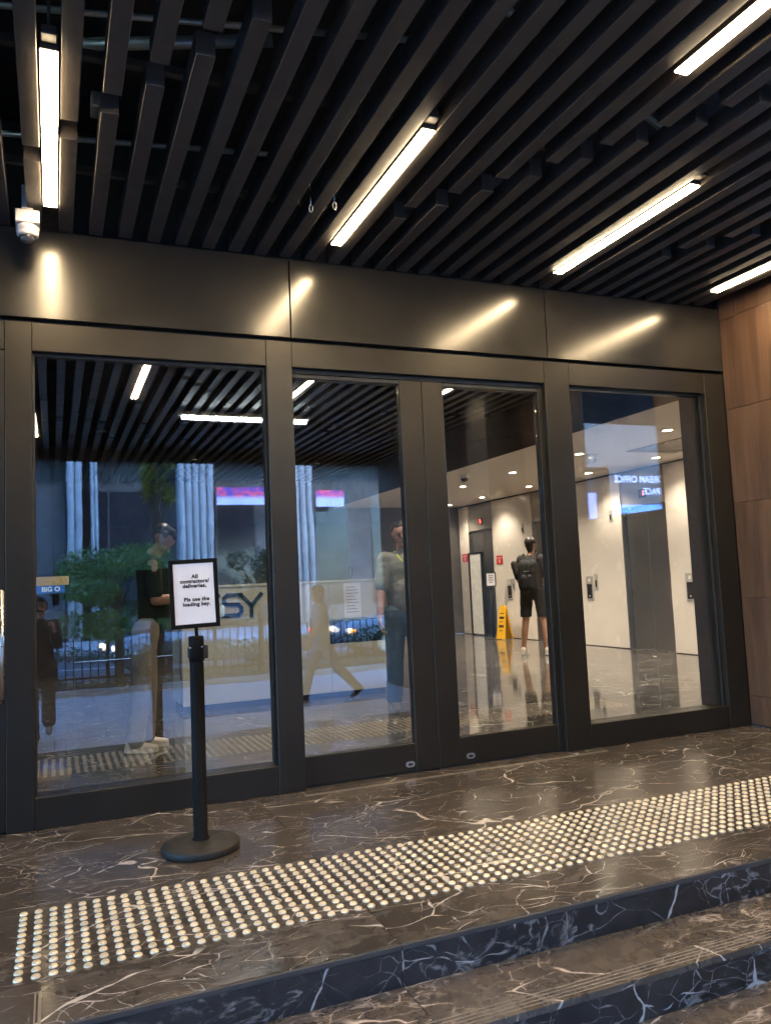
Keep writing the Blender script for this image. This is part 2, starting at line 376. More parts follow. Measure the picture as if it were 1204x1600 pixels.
# adjoining swing door on the left, at the edge of the frame
f = thing('swing_door', 'glass swing door at far left edge with steel pull handle', 'door')
bar('post', -1.92, -1.76, 0, FD, 0, ZT-0.002, f); bar('stile', -0.36, -0.2515, 0.01, 0.08, 0.012, 2.728, f); bar('stile', -1.758, -1.64, 0.01, 0.08, 0.012, 2.728, f)
bar('bottom_rail', -1.6385, -0.3615, 0.012, 0.078, 0.012, 0.19, f); bar('top_rail', -1.758, -0.2515, 0.002, FD-0.002, 2.731, ZT-0.003, f)
pane(-1.637, -0.363, 0.04, 0.192, 2.728, f)
h = bmesh.new()
cyl(h, (-0.268, -0.062, 0.72), (-0.268, -0.062, 1.33), 0.016, n=18)
for z in (0.78, 1.30): cyl(h, (-0.268, -0.062, z), (-0.268, 0.012, z), 0.012, n=14)
lathe(h, [(0.016, 0.0), (0.013, 0.010), (0.0, 0.015)], 18, (-0.268, -0.062, 1.33))
mesh_obj('pull_handle', h, M['steel'], f)
# bronze header above the frames
hd = thing('header_cladding', 'satin bronze header panels over the glass doors, streaked with lamp reflections', 'header')
hx = [-4.86, -2.02, -0.54+0.0, 1.463, 3.468, 5.216]
hx = [-4.55, -2.545, -0.54, 1.463, 3.468, 5.216]
for k, (a, b) in enumerate(zip(hx, hx[1:])):
    box('panel', a+0.004, b-0.004, -0.012, 0.05, 2.926, 3.462, M['header'], hd, 0.002)
box('backing', -4.55, 5.216, 0.052, 0.26, 2.909, 4.15, M['plenum'], hd)
# facade further left
fx = thing('side_wall', 'dark stone wall beyond the swing door at far left', 'wall')
for k in range(4):
    box('panel', -4.86, -1.925, -0.01, 0.2, 0.003+0.728*k, 0.725+0.728*k, M['stub'], fx, 0.002)

# ------------------------------------------------------------------ wood wall on the right
ww = thing('wood_wall', 'walnut brown panelled wall right of the entrance', 'wall')
box('backing', 5.236, 5.46, -0.70, 0.55, 0.0, 4.15, M['backpaint'], ww)
zj = [0.012, 0.243, 1.032, 1.812, 2.592, 3.362, 4.14]
for k, (a, b) in enumerate(zip(zj, zj[1:])):
    ys = [0.0, -0.19, -0.70] if k == 5 else [0.0, -0.70]
    for ya, yb in zip(ys, ys[1:]):
        box('panel', 5.219, 5.235, yb+0.002, ya-0.002, a+0.002, b-0.002, M['wood'], ww, 0.0012)
for k, (a, b) in enumerate(zip(zj, zj[1:])): box('end_panel', 5.236, 5.46, -0.718, -0.702, a+0.002, b-0.002, M['wood'], ww, 0.0012)
box('skirting', 5.2225, 5.236, -0.69, -0.002, 0.0, 0.0115, M['gasket'], ww)
pl = thing('blocker_low_wall', 'added low dark wall blocking pavement reflections beside the wood wall', 'wall')  # added wall; keeps pavement out of the right pane's reflection, below the billboard
for a, b in ((ZP+0.003, 0.5), (0.503, 1.80)): box('panel', 5.25, 5.44, -2.095, -0.722, a, b, M['stub'], pl, 0.003)
box('coping', 5.22, 5.46, -2.096, -0.722, 1.803, 1.85, M['stub'], pl, 0.006)
sw2 = thing('blocker_street_wall', 'added walnut brown wall along the steps, a dark backdrop mirrored in the sliding doors', 'wall')  # added wall; darkens the reflection over the person walking out
box('backing', 5.236, 5.46, -7.6, -2.118, ZP, 4.15, M['backpaint'], sw2)
for k, (a, b) in enumerate(zip([ZP+0.003]+zj, zj)):
    ys = [-2.12, -3.4, -4.8, -6.2, -7.6]
    for ya, yb in zip(ys, ys[1:]): box('panel', 5.219, 5.235, yb+0.002, ya-0.002, a+0.002, b-0.002, M['wood'], sw2, 0.0012)
for k, (a, b) in enumerate(zip([ZP+0.003]+zj, zj)): box('end_panel', 5.236, 5.46, -2.116, -2.10, a+0.002, b-0.002, M['wood'], sw2, 0.0012)
cp = thing('blocker_column', 'added dark stone column hiding bright pavement from the doors, seen only reflected', 'column', (4.97, -3.22, ZP))  # added column; blocks the bright pavement reflected in the right sliding door
for k in range(5): box('panel', -0.25, 0.245, -0.25, 0.25, 0.003+0.84*k, 0.837+0.84*k if k < 4 else 4.62, M['stub'], cp, 0.004)

# ------------------------------------------------------------------ slatted canopy ceiling and its lights
ZS = 3.467
roof = structure(box('canopy_roof', -12, 14, -7.6, 14, 4.2, 4.6, M['plenum']))
tower = tag(box('sun_block_tower', -14, 16, 0.3, 16, 4.602, 32, M['plenum']), 'unseen dark block above the entrance, added to stop the sun', 'building')  # out of view, added to keep sun and rear sky off the street
fa = structure(box('canopy_fascia', -12, 5.4, -7.72, -7.602, 3.30, 4.75, M['plenum']))
sc_ = bpy.data.objects.new('slat_ceiling', None); COL.objects.link(sc_); structure(sc_)
def slat(x, y0, y1, parent):
    dz = random.uniform(-0.004, 0.004)
    box('slat', x-0.039, x+0.039, y0, y1, ZS+dz, ZS+0.105+dz, M['slat'], parent, 0.002)
for k in range(-34, 30):
    x = 0.0845+0.169*k
    if x > 5.15: continue
    gaps = []
    for fam in (-2, -1, 0, 1, 2):
        gy = -1.40-1.6*(x-0.235) if fam == 0 else -1.2-1.37*(x-2.2-2.02*(fam-1))
        if fam <= 0 and x > 1.75: continue
        if -3.6 < gy < -0.75: gaps.append(gy)
    gaps = sorted(set(round(g, 3) for g in gaps), reverse=True)[:1]
    cur = -0.016
    for g in gaps:
        slat(x, g+0.075, cur, sc_); cur = g-0.075
    slat(x, -5.2+0.35*math.sin(k*1.7), cur, sc_); slat(x, -7.58, -5.33+0.35*math.sin(k*1.7), sc_)
# rails, conduits and hangers above the slats
for y in (-0.55, -1.55, -2.55, -3.6, -4.6, -5.6, -6.7):
    b = bmesh.new(); bx(b, -5.6, 5.2, y-0.02, y+0.02, ZS+0.112, ZS+0.145); mesh_obj('carrier_rail', b, M['slat'], sc_)
for (p0, p1, r) in (((-0.9, -1.40, 3.74), (1.6, -1.95, 3.72), 0.014), ((0.1, -1.30, 3.80), (0.95, -1.62, 3.80), 0.028), ((-0.6, -0.40, 3.78), (1.3, -0.72, 3.78), 0.016), ((1.9, -2.1, 3.85), (4.9, -0.9, 3.85), 0.02)):
    b = bmesh.new(); cyl(b, p0, p1, r, n=12); mesh_obj('conduit', b, M['pipe'], sc_)
for (x, y) in ((0.25, -0.95), (-0.42, -0.85), (2.6, -0.8), (4.1, -2.4)):
    b = bmesh.new(); bx(b, x-0.06, x+0.06, y-0.06, y+0.06, 3.70, 3.78, 0.006); mesh_obj('junction_box', b, M['pipe'], sc_)
def chain(x, y):
    t = thing('chain_hook', 'small steel chain link hanging from the slats %s' % ('nearer the sign stand' if x < 1.43 else 'beside the middle linear light'), 'hook', (x, y, ZS))
    b = bmesh.new()
    prev = None
    for k in range(25):
        a = 2*math.pi*k/24; p = (0.010*math.cos(a), 0, -0.03+0.022*math.sin(a))
        if prev: cyl(b, prev, p, 0.0025, n=6)
        prev = p
    cyl(b, (0, 0, -0.008), (0, 0, 0.12), 0.0022, n=6); mesh_obj('link', b, M['steel'], t)
chain(1.374, -0.80); chain(1.493, -0.87)
def linear_light(x, y0, y1, label, z=ZS-0.012):
    t = thing('linear_light', label, 'ceiling light', (x, (y0+y1)/2, z), group='linear lights in the slatted ceiling')
    L = abs(y1-y0)/2
    box('diffuser', -0.034, 0.034, -L, L, 0.0, 0.007, M['led'], t, 0.002)
    box('housing', -0.036, 0.036, -L-0.004, L+0.004, 0.008, 0.085, M['slat'], t, 0.002)
    b = bmesh.new(); bx(b, -0.03, 0.03, -L-0.07, -L-0.006, 0.03, 0.07, 0.004); cyl(b, (0, -L-0.05, 0.07), (0, -L-0.05, 0.3), 0.006, n=8)
    mesh_obj('end_bracket', b, M['slat'], t)
    return t
linear_light(0.0, -1.735, -0.353, 'leftmost warm linear ceiling light, above the security camera')
linear_light(1.69, -1.70, -0.326, 'warm linear ceiling light over the left sliding door')
linear_light(3.38, -1.67, -0.322, 'warm linear ceiling light over the right fixed glass panel')
linear_light(4.84, -1.72, -0.343, 'short visible end of linear ceiling light beside the wood wall')
linear_light(2.555, -3.85, -2.45, 'bright linear ceiling light cut by the top right corner')
linear_light(0.845, -4.05, -2.60, 'linear ceiling light overhead, reflected at top of the left glass panel')
linear_light(4.225, -3.85, -2.45, 'linear ceiling light high over the wood wall corner, nearer the street')
linear_light(-0.22, -6.55, -5.05, 'linear ceiling light near canopy edge, reflected at left edge of glass')
ft = thing('tube_light', 'cool white tube light hung across the slats, mirrored in left glass panel', 'tube light', (2.22, -4.52, 3.36))
b = bmesh.new(); cyl(b, (-0.78, 0, 0), (0.78, 0, 0), 0.022, n=14); mesh_obj('tube', b, M['fluor'], ft)
box('batten', -0.82, 0.82, -0.035, 0.035, 0.026, 0.075, M['whiteplastic'], ft, 0.004)
# security camera
sc = thing('security_camera', 'white dome security camera under the slats at upper left', 'security camera', (-0.118, -0.25, 3.36))
box('mount_box', -0.062, 0.062, -0.06, 0.06, 0.012, 0.085, M['camwhite'], sc, 0.004)
box('ceiling_bracket', -0.03, 0.03, -0.03, 0.05, 0.086, 0.24, M['camwhite'], sc, 0.003)
b = bmesh.new(); lathe(b, [(0.0, 0.010), (0.056, 0.010), (0.060, 0.0), (0.060, -0.022), (0.056, -0.026), (0.057, -0.030), (0.057, -0.042), (0.048, -0.052), (0.0, -0.052)], 28)
mesh_obj('housing', b, M['camwhite'], sc)
b = bmesh.new(); lathe(b, [(0.046, -0.05)]+[(0.046*math.cos(a), -0.054-0.05*math.sin(a)) for a in [k*math.pi/16 for k in range(8)]]+[(0, -0.104)], 28)
mesh_obj('dome', b, M['dome'], sc)

# ------------------------------------------------------------------ sign stand
st = thing('sign_stand', 'black post sign stand with white contractors notice in front of the doors', 'sign stand', (0.672, -0.80, 0))
b = bmesh.new(); lathe(b, [(0, 0.002), (0.190, 0.002), (0.193, 0.006), (0.193, 0.032), (0.189, 0.037), (0.12, 0.046), (0.05, 0.052), (0.0, 0.052)], 56); mesh_obj('base', b, M['base'], st)
b = bmesh.new(); lathe(b, [(0.044, 0.05), (0.042, 0.058), (0.0355, 0.062), (0.0355, 0.93), (0.0355, 0.931), (0.0385, 0.934), (0.0385, 1.052), (0.036, 1.060), (0.0, 1.062)], 32); mesh_obj('post', b, M['black'], st)
box('belt_clip', 0.030, 0.056, -0.022, 0.022, 0.945, 1.012, M['gasket'], st, 0.004); box('belt_clip', -0.043, -0.030, -0.016, 0.016, 0.95, 1.005, M['gasket'], st, 0.003)
for (x, z) in ((-0.037, 1.005), (0.022, 1.006), (0.032, 0.93)):
    b = bmesh.new(); cyl(b, (x, -0.045, z), (x, -0.02, z), 0.004, n=10); mesh_obj('screw', b, M['steel'], st)
b = bmesh.new(); cyl(b, (0.002, 0, 1.055), (0.002, 0, 1.105), 0.009, n=14); mesh_obj('neck', b, M['black'], st)
SM = Matrix.Translation((-0.004, 0, 1.277)) @ Matrix.Rotation(rad(-4.0), 4, 'Z') @ Matrix.Rotation(rad(-1.6), 4, 'Y')
b = bmesh.new(); W2, H2, B2 = 0.1225, 0.176, 0.021
for q in ((-W2, W2, H2-B2, H2), (-W2, W2, -H2, -H2+B2), (-W2, -W2+B2, -H2+B2, H2-B2), (W2-B2, W2, -H2+B2, H2-B2)):
    bx(b, q[0], q[1], -0.011, 0.011, q[2], q[3], 0.002, 1, SM)
bx(b, -W2+0.01, W2-0.01, 0.002, 0.009, -H2+0.01, H2-0.01, 0, 1, SM)
fr = mesh_obj('sign_frame', b, M['black'], st)
b = bmesh.new(); bx(b, -W2+B2+0.0005, W2-B2-0.0005, -0.006, 0.001, -H2+B2+0.0005, H2-B2-0.0005, 0, 1, SM); mesh_obj('paper_sheet', b, M['paper'], fr)
def line(s, x, z, size):
    text('lettering', s, size, SM @ face_front(x, -0.0068, z), M['ink'], fr, offset=0.0013*size/0.026, extr=0.0003, spacing=1.10)
for s, x, z in (('All', 0.006, 0.087), ('contractors/', 0.004, 0.063), ('deliveries,', 0.002, 0.039), ('Pls use the', 0.010, -0.030), ('loading bay.', 0.009, -0.055)):
    line(s, x, z, 0.0262)

# ------------------------------------------------------------------ lobby behind the glass
XL = 8.75; ZC = 2.937
structure(box('lobby_floor', -6.0, XL+0.2, 0.1615, 11.6, -0.1, 0.0, M['marble_lobby']))
structure(box('lobby_ceiling', 5.672, XL+0.2, 0.75, 11.6, ZC, ZC+0.06, M['ceilwhite']))
fz = thing('ceiling_fascia', 'dark fascia edging the white lift lobby ceiling', 'fascia')
for a, b_ in zip([0.752, 3.4, 6.1, 8.8], [3.396, 6.096, 8.796, 11.6]):
    box('panel', 5.655, 5.670, a, b_, ZC-0.004, 4.19, M['stub'], fz)
stub = thing('stone_pier', 'dark stone pier just inside the right fixed glass panel', 'pier')
for a, b_ in zip([0.003, 0.83, 1.66, 2.49], [0.827, 1.657, 2.487, 3.4]):
    box('panel', 5.46, 5.654, 0.19, 0.748, a, b_, M['stub'], stub, 0.003)
sk = thing('wall_socket', 'small white socket plate low on the stone pier', 'socket', (5.459, 0.54, 0.442))
box('plate', -0.008, 0.0, -0.036, 0.036, -0.044, 0.044, M['whiteplastic'], sk, 0.003); box('switch', -0.011, -0.0081, -0.014, 0.014, -0.02, 0.02, M['steel'], sk, 0.001)
fwl = thing('lobby_front_wall', 'cream wall beside the stone pier inside the lift lobby', 'wall')
box('panel', 5.672, XL, 0.55, 0.748, 0.002, ZC-0.03, M['cream'], fwl)
lw = thing('lift_wall', 'cream marble wall holding the row of lifts', 'wall')
cuts = [(0.752, 2.2), (2.203, 4.72), (5.78, 7.42), (8.50, 10.03), (11.11, 11.55)]
for a, b_ in cuts: box('panel', XL, XL+0.16, a, b_, 0.012, 2.905, M['cream'], lw, 0.002)
for a, b_ in cuts: box('skirting', XL+0.006, XL+0.16, a, b_, 0.0, 0.0115, M['gasket'], lw)
box('shadow_gap', XL+0.03, XL+0.17, 0.752, 11.59, 2.9055, ZC-0.001, M['gasket'], lw)
box('backing', XL+0.162, XL+0.19, 0.752, 11.59, 0.001, 2.905, M['backpaint'], lw)
SEG = {'a': ((-1, 1), (1, 1)), 'b': ((1, 1), (1, 0)), 'c': ((1, 0), (1, -1)), 'd': ((-1, -1), (1, -1)), 'e': ((-1, -1), (-1, 0)), 'f': ((-1, 0), (-1, 1)), 'g': ((-1, 0), (1, 0))}
def lift(y0, y1, label, segs, dmat):
    t = thing('lift', label, 'lift', (XL, (y0+y1)/2, 0), group='lifts in the cream wall')
    h = (y1-y0)/2
    for s in (-1, 1):
        a, b_ = sorted((s*0.003, s*(h-0.035)))
        box('door_leaf', 0.085, 0.11, a, b_, 0.008, 2.325, M['liftsteel'], t, 0.003)
        a, b_ = sorted((s*(h-0.033), s*(h-0.001)))
        box('jamb', 0.004, 0.15, a, b_, 0.0, 2.328, M['liftsteel'], t, 0.002)
    box('lintel_panel', 0.03, 0.15, -h+0.002, h-0.002, 2.33, 2.90, dmat, t, 0.002)
    box('sill', 0.006, 0.15, -h+0.034, h-0.034, 0.0, 0.006, M['steel'], t)
    d = box('display', 0.018, 0.029, -0.085, 0.085, 2.455, 2.59, M['gasket'], t, 0.003)
    b = bmesh.new()
    for s_ in segs:
        (a0, b0), (a1, b1) = SEG[s_]
        p0 = (0.016, -a0*0.022, 2.523+b0*0.036); p1 = (0.016, -a1*0.022, 2.523+b1*0.036)
        cyl(b, p0, p1, 0.006, n=6)
    mesh_obj('digit', b, M['reddigit'], d)
    return t
M['lintel'] = plain('taupe lintel steel', (0.30, 0.265, 0.23), 0.35, 0.2, 0.04, 1.5, rvar=0.03)
lift(4.72, 5.78, 'dark steel lift nearest the glass showing a red 1', 'bc', M['lintel'])
lift(7.42, 8.50, 'steel lift in the middle, behind the person with a backpack', 'abged', M['lintel'])
lift(10.03, 11.11, 'farthest steel lift with a white board in front of its door', 'afgcd', M['lintel'])
def call_panel(y, label):
    t = thing('call_panel', label, 'lift buttons', (XL, y, 1.005), group='lift call panels')
    box('plate', -0.012, -0.0005, -0.095, 0.095, -0.213, 0.213, M['panelsteel'], t, 0.003)
    box('screen', -0.016, -0.0121, -0.07, 0.07, -0.175, 0.075, M['dome'], t, 0.001)
    b = bmesh.new(); cyl(b, (-0.018, 0, 0.14), (-0.012, 0, 0.14), 0.028, n=18); mesh_obj('button', b, M['whiteplastic'], t)
    b = bmesh.new(); cyl(b, (-0.019, 0, -0.135), (-0.016, 0, -0.135), 0.012, n=12); mesh_obj('button', b, M['whiteplastic'], t)
call_panel(4.31, 'steel lift call panel nearest the stone pier'); call_panel(6.74, 'steel lift call panel between near and middle lifts'); call_panel(9.43, 'steel lift call panel above the yellow floor sign')
def plate(y, z, h, label, cat):
    t = thing('wall_plate', label, cat, (XL, y, z), group='slim steel plates on the lift wall')
    box('plate', -0.010, -0.0005, -0.045, 0.045, -h/2, h/2, M['panelsteel'], t, 0.002); box('slot', -0.012, -0.0101, -0.018, 0.018, -h*0.32, h*0.1, M['dome'], t)
plate(6.55, 1.115, 0.275, 'slim steel card reader beside the middle call panel', 'card reader')
plate(9.27, 1.10, 0.25, 'slim steel card reader beside the far call panel', 'card reader')
plate(6.04, 2.225, 0.20, 'small steel lantern plate high beside the nearest lift', 'lift lantern')
plate(8.82, 2.225, 0.20, 'small steel lantern plate high beside the middle lift', 'lift lantern')
def red_sign(y, z, label):
    t = thing('wall_sign', label, 'sign', (XL, y, z), group='red notices on the lift wall')
    box('board', -0.010, -0.0005, -0.125, 0.125, -0.09, 0.09, M['red'], t, 0.002)
    box('white_band', -0.0112, -0.0101, -0.10, 0.10, 0.035, 0.05, M['paper'], t); b = bmesh.new(); cyl(b, (-0.0112, 0, -0.025), (-0.0101, 0, -0.025), 0.035, n=20); mesh_obj('pictogram', b, M['paper'], t)
    b = bmesh.new(); cyl(b, (-0.0122, 0, -0.025), (-0.0113, 0, -0.025), 0.020, n=16); mesh_obj('pictogram', b, M['red'], t)
red_sign(9.78, 1.63, 'red square notice right of the far lift, above the floor sign'); red_sign(11.31, 1.735, 'red square notice left of the far lift')
wb = thing('hoarding_board', 'tall white board with dark frame standing before the far lift', 'board', (XL-0.06, 10.73, 0), rad(4))
box('panel', -0.012, 0.0, -0.215, 0.215, 0.03, 1.80, M['whiteplastic'], wb, 0.003)
for s in (-1, 1): box('frame_side', -0.02, 0.03, s*0.25-0.033, s*0.25+0.033, 0.0, 1.835, M['black'], wb, 0.003)
box('frame_top', -0.02, 0.03, -0.2165, 0.2165, 1.80, 1.835, M['black'], wb, 0.003)
s2 = thing('sign_stand', 'small black notice stand beside the yellow floor sign at the far lift', 'sign stand', (8.40, 9.60, 0), rad(-30))
b = bmesh.new(); lathe(b, [(0, 0), (0.16, 0.0), (0.16, 0.02), (0.03, 0.035), (0, 0.035)], 28); mesh_obj('base', b, M['base'], s2)
b = bmesh.new(); cyl(b, (0, 0, 0.03), (0, 0, 1.0), 0.034, n=18); cyl(b, (0, 0, 1.0), (0, 0, 1.1), 0.01, n=10); mesh_obj('post', b, M['black'], s2)
fr = box('sign_frame', -0.105, 0.105, -0.012, 0.012, 1.08, 1.37, M['black'], s2, 0.003); box('paper_sheet', -0.085, 0.085, -0.015, -0.0125, 1.10, 1.35, M['paper'], fr)
for k, wd in enumerate((0.05, 0.04, 0.055, 0.05, 0.035)): box('print_line', -wd, wd, -0.0165, -0.0151, 1.30-0.037*k, 1.313-0.037*k, M['ink'], fr)
# yellow floor sign
wf = thing('floor_sign', 'yellow folding caution sign leaning by the far lift', 'floor sign', (8.45, 9.25, 0), rad(-84))
for s in (1, -1):
    b = bmesh.new(); T = Matrix.Rotation(rad(8)*s, 4, 'X')
    vs = [(-0.15, 0.0), (0.15, 0.0), (0.135, 0.10), (0.105, 0.60), (0.085, 0.66), (0.04, 0.68), (-0.04, 0.68), (-0.085, 0.66), (-0.105, 0.60), (-0.135, 0.10)]
    A = [b.verts.new((x, -0.011*s-0.10*s, z)) for x, z in vs]; B = [b.verts.new((x, 0.011*s-0.10*s, z)) for x, z in vs]
    b.faces.new(A); b.faces.new(B[::-1])
    for k in range(len(vs)): b.faces.new((A[k], B[k], B[(k+1) % len(vs)], A[(k+1) % len(vs)]))
    bmesh.ops.transform(b, matrix=Matrix.Rotation(rad(-8.0)*s, 4, 'X'), verts=b.verts); bmesh.ops.recalc_face_normals(b, faces=b.faces)
    pn = mesh_obj('panel', b, M['yellow'], wf)
    if s == 1:
        R8 = Matrix.Rotation(rad(-8.0), 4, 'X')
        for z, wd, hh in ((0.52, 0.07, 0.016), (0.43, 0.075, 0.05), (0.35, 0.06, 0.016), (0.26, 0.08, 0.05), (0.17, 0.06, 0.016)):
            q = bmesh.new(); bx(q, -wd, wd, -0.1135, -0.1115, z-hh/2, z+hh/2, 0, 1, R8); mesh_obj('print', q, M['ink'], pn)
# downlights
def downlight(x, y, z, label, power, deep=0.0):
    t = thing('downlight', label, 'downlight', (x, y, z), group='recessed downlights')
    b = bmesh.new(); lathe(b, [(0.085, 0.0), (0.085, -0.006), (0.062, -0.008), (0.058, 0.0)], 24); mesh_obj('trim', b, M['gasket'] if deep else M['whiteplastic'], t)
    if deep:  # deep can keeps the disc of the added slat lamps out of sight
        b = bmesh.new(); lathe(b, [(0.062, 0.0), (0.062, deep+0.01), (0.0, deep+0.012)], 20); mesh_obj('can', b, M['gasket'], t)
    b = bmesh.new(); lathe(b, [(0.057, deep-0.001), (0.0, deep-0.003)], 20); mesh_obj('lamp', b, M['downlight'], t)
    ld = bpy.data.lights.new('downlight_beam', 'SPOT'); ld.energy = power; ld.color = (1.0, 0.84, 0.66); ld.spot_size = rad(125); ld.spot_blend = 0.75; ld.shadow_soft_size = 0.05
    lo = bpy.data.objects.new('downlight_beam', ld); COL.objects.link(lo); lo.parent = t; lo.location = (0, 0, -0.012)
DL = 98*EK
for i, (x, y) in enumerate(((6.76, 2.38), (6.76, 4.12), (6.80, 5.94), (6.85, 7.73), (6.85, 9.6), (8.25, 2.5), (8.25, 4.28), (8.24, 5.90), (8.22, 7.69), (8.24, 9.49), (8.24, 11.0))):
    row = 'the outer row' if x < 7.5 else 'the row along the lifts'
    downlight(x, y, ZC, 'downlight in white lobby ceiling, %s from the glass in %s' % (('nearest', 'second', 'third', 'fourth', 'fifth', 'sixth')[i if i < 5 else i-5], row), DL*(1.3 if x < 7.5 else 0.55))
ng = 0
for (x, y) in ((-2.5, 4.5), (1.5, 2.6), (3.6, 5.2), (0.6, 6.2), (2.2, 8.4), (4.4, 8.6), (3.3, 1.3)):  # lamps added to brighten the dim lobby, the last for the person walking out
    ng += 1
    downlight(x, y, ZS-0.01, 'added downlight hidden in the dark lobby slats, %s from the glass' % ('', 'third', 'nearest', 'fourth', 'fifth', 'second last', 'farthest', 'second nearest')[ng], (62 if ng == 7 else 48)*EK, 0.12)
def ceiling_dome(x, y, label, cat, m):
    t = thing('ceiling_dome', label, cat, (x, y, ZC))
    b = bmesh.new(); lathe(b, [(0.075, 0), (0.075, -0.05), (0.062, -0.06)], 24); mesh_obj('base', b, M['whiteplastic'], t)
    b = bmesh.new(); lathe(b, [(0.062*math.cos(a), -0.06-0.06*math.sin(a)) for a in [k*math.pi/14 for k in range(7)]]+[(0, -0.12)], 24); mesh_obj('dome', b, M[m], t)
ceiling_dome(6.10, 6.27, 'dome camera on the white ceiling seen through the right sliding door', 'security camera', 'dome')
ceiling_dome(7.03, 4.17, 'small smoke detector on the white lift lobby ceiling', 'smoke detector', 'pipe')
vt = thing('ceiling_vent', 'grey grille in the white ceiling near the stone pier', 'vent', (7.75, 3.2, ZC))
box('frame', -0.42, 0.42, -0.62, 0.62, -0.012, -0.001, M['lintel'], vt)
for k in range(10): box('slat', -0.38, 0.38, -0.56+0.12*k, -0.52+0.12*k, -0.02, -0.0125, M['pipe'], vt)

# slatted lobby ceiling
ls = bpy.data.objects.new('lobby_slat_ceiling', None); COL.objects.link(ls); structure(ls)
for k in range(-36, 33):
    x = 0.0845+0.169*k
    if -6 < x < 5.6:
        sp = 5.5+1.3*math.sin(k*2.1)
        slat(x, 0.275, sp, ls); slat(x, sp+0.14, 11.5, ls)
# back and side walls of the lobby
bw = thing('lobby_back_wall', 'taupe stone wall at the back of the lobby', 'wall')
box('backing', -6.0, XL+0.2, 11.64, 11.8, 0, 4.19, M['backpaint'], bw)
for i in range(10):
    for j in range(3):
        box('panel', -6.0+1.5*i+0.004, -6.0+1.5*(i+1)-0.004 if i < 9 else XL+0.19, 11.605, 11.638, 0.004+1.3*j, 1.3*(j+1)-0.004 if j < 2 else 4.18, M['darkwall'], bw, 0.003)
sw = thing('lobby_side_wall', 'taupe stone wall at the left end of the lobby', 'wall')
for i in range(6): box('panel', -6.1, -6.005, 0.22+1.9*i, 0.22+1.9*(i+1)-0.008, 0.004, 4.18, M['darkwall'], sw, 0.003)
# reception desk
dk = thing('reception_desk', 'pale reception desk with dark SY lettering on its front', 'desk', (0, 3.75, 0))
DX0, DX1 = 1.25, 3.575
box('front_panel', DX0, 2.902, 0, 0.03, 0.065, 1.30, M['desk'], dk, 0.002)
box('front_panel', 2.905, DX1, 0, 0.03, 0.885, 1.30, M['desk'], dk, 0.002)
box('front_panel', 2.905, DX1, 0, 0.03, 0.065, 0.605, M['desk'], dk, 0.002)
box('niche', 2.904, DX1-0.002, 0.032, 0.2, 0.60, 0.89, M['black'], dk)
box('niche_shelf', 2.86, DX1, -0.02, 0.03, 0.872, 0.8845, M['steel'], dk, 0.001)
box('countertop', DX0-0.01, DX1+0.012, -0.012, 0.75, 1.302, 1.33, M['desk'], dk, 0.003)
for x0, x1 in ((DX0, DX0+0.03), (DX1-0.03, DX1)): box('side_panel', x0, x1, 0.201, 0.72, 0.065, 1.30, M['desk'], dk, 0.002)
box('plinth', DX0+0.02, DX1-0.02, 0.02, 0.70, 0.0, 0.064, M['black'], dk)
lg = bmesh.new()
def strokes(bm, pts, wd=0.021):
    for (x0, z0), (x1, z1) in zip(pts, pts[1:]):
        d = Vector((x1-x0, 0, z1-z0)); L = d.length; a = math.atan2(z1-z0, x1-x0)
        bx(bm, -wd*0.35, L+wd*0.35, -0.008, -0.001, -wd, wd, 0, 1, Matrix.Translation((x0, 0, z0)) @ Matrix.Rotation(-a, 4, 'Y'))
strokes(lg, [(1.90, 1.215), (1.74, 1.215), (1.705, 1.18), (1.705, 1.14), (1.74, 1.115), (1.86, 1.112), (1.895, 1.075), (1.895, 1.03), (1.86, 0.995), (1.68, 0.993)])
mesh_obj('letter_s', lg, M['blueink'], dk)
lg = bmesh.new(); strokes(lg, [(1.885, 1.222), (2.005, 1.09), (2.125, 1.222)]); strokes(lg, [(2.005, 1.085), (2.005, 0.972)]); mesh_obj('letter_y', lg, M['blueink'], dk)
lg = bmesh.new(); strokes(lg, [(1.66, 1.215), (1.45, 1.215)]); strokes(lg, [(1.55, 1.20), (1.55, 0.98)]); mesh_obj('letter_t', lg, M['blueink'], dk)
nt = thing('paper_notice', 'white printed notice fixed to the desk front above its niche', 'notice', (3.19, 3.748, 1.09))
box('sheet', -0.105, 0.105, -0.003, -0.0005, -0.2, 0.2, M['paper'], nt)
for k in range(9): box('print_line', -0.075, 0.03+0.045*((k*7) % 3)/2, -0.0042, -0.0031, 0.15-0.036*k, 0.158-0.036*k, M['pipe'], nt)
mn = thing('desk_pole', 'thin steel rod standing on the reception desk', 'rod', (3.20, 3.80, 1.331))
b = bmesh.new(); cyl(b, (0, 0, 0), (0, 0, 0.13), 0.006, n=10); cyl(b, (0, 0, 0), (0, 0, 0.008), 0.03, n=16); mesh_obj('rod', b, M['steel'], mn)
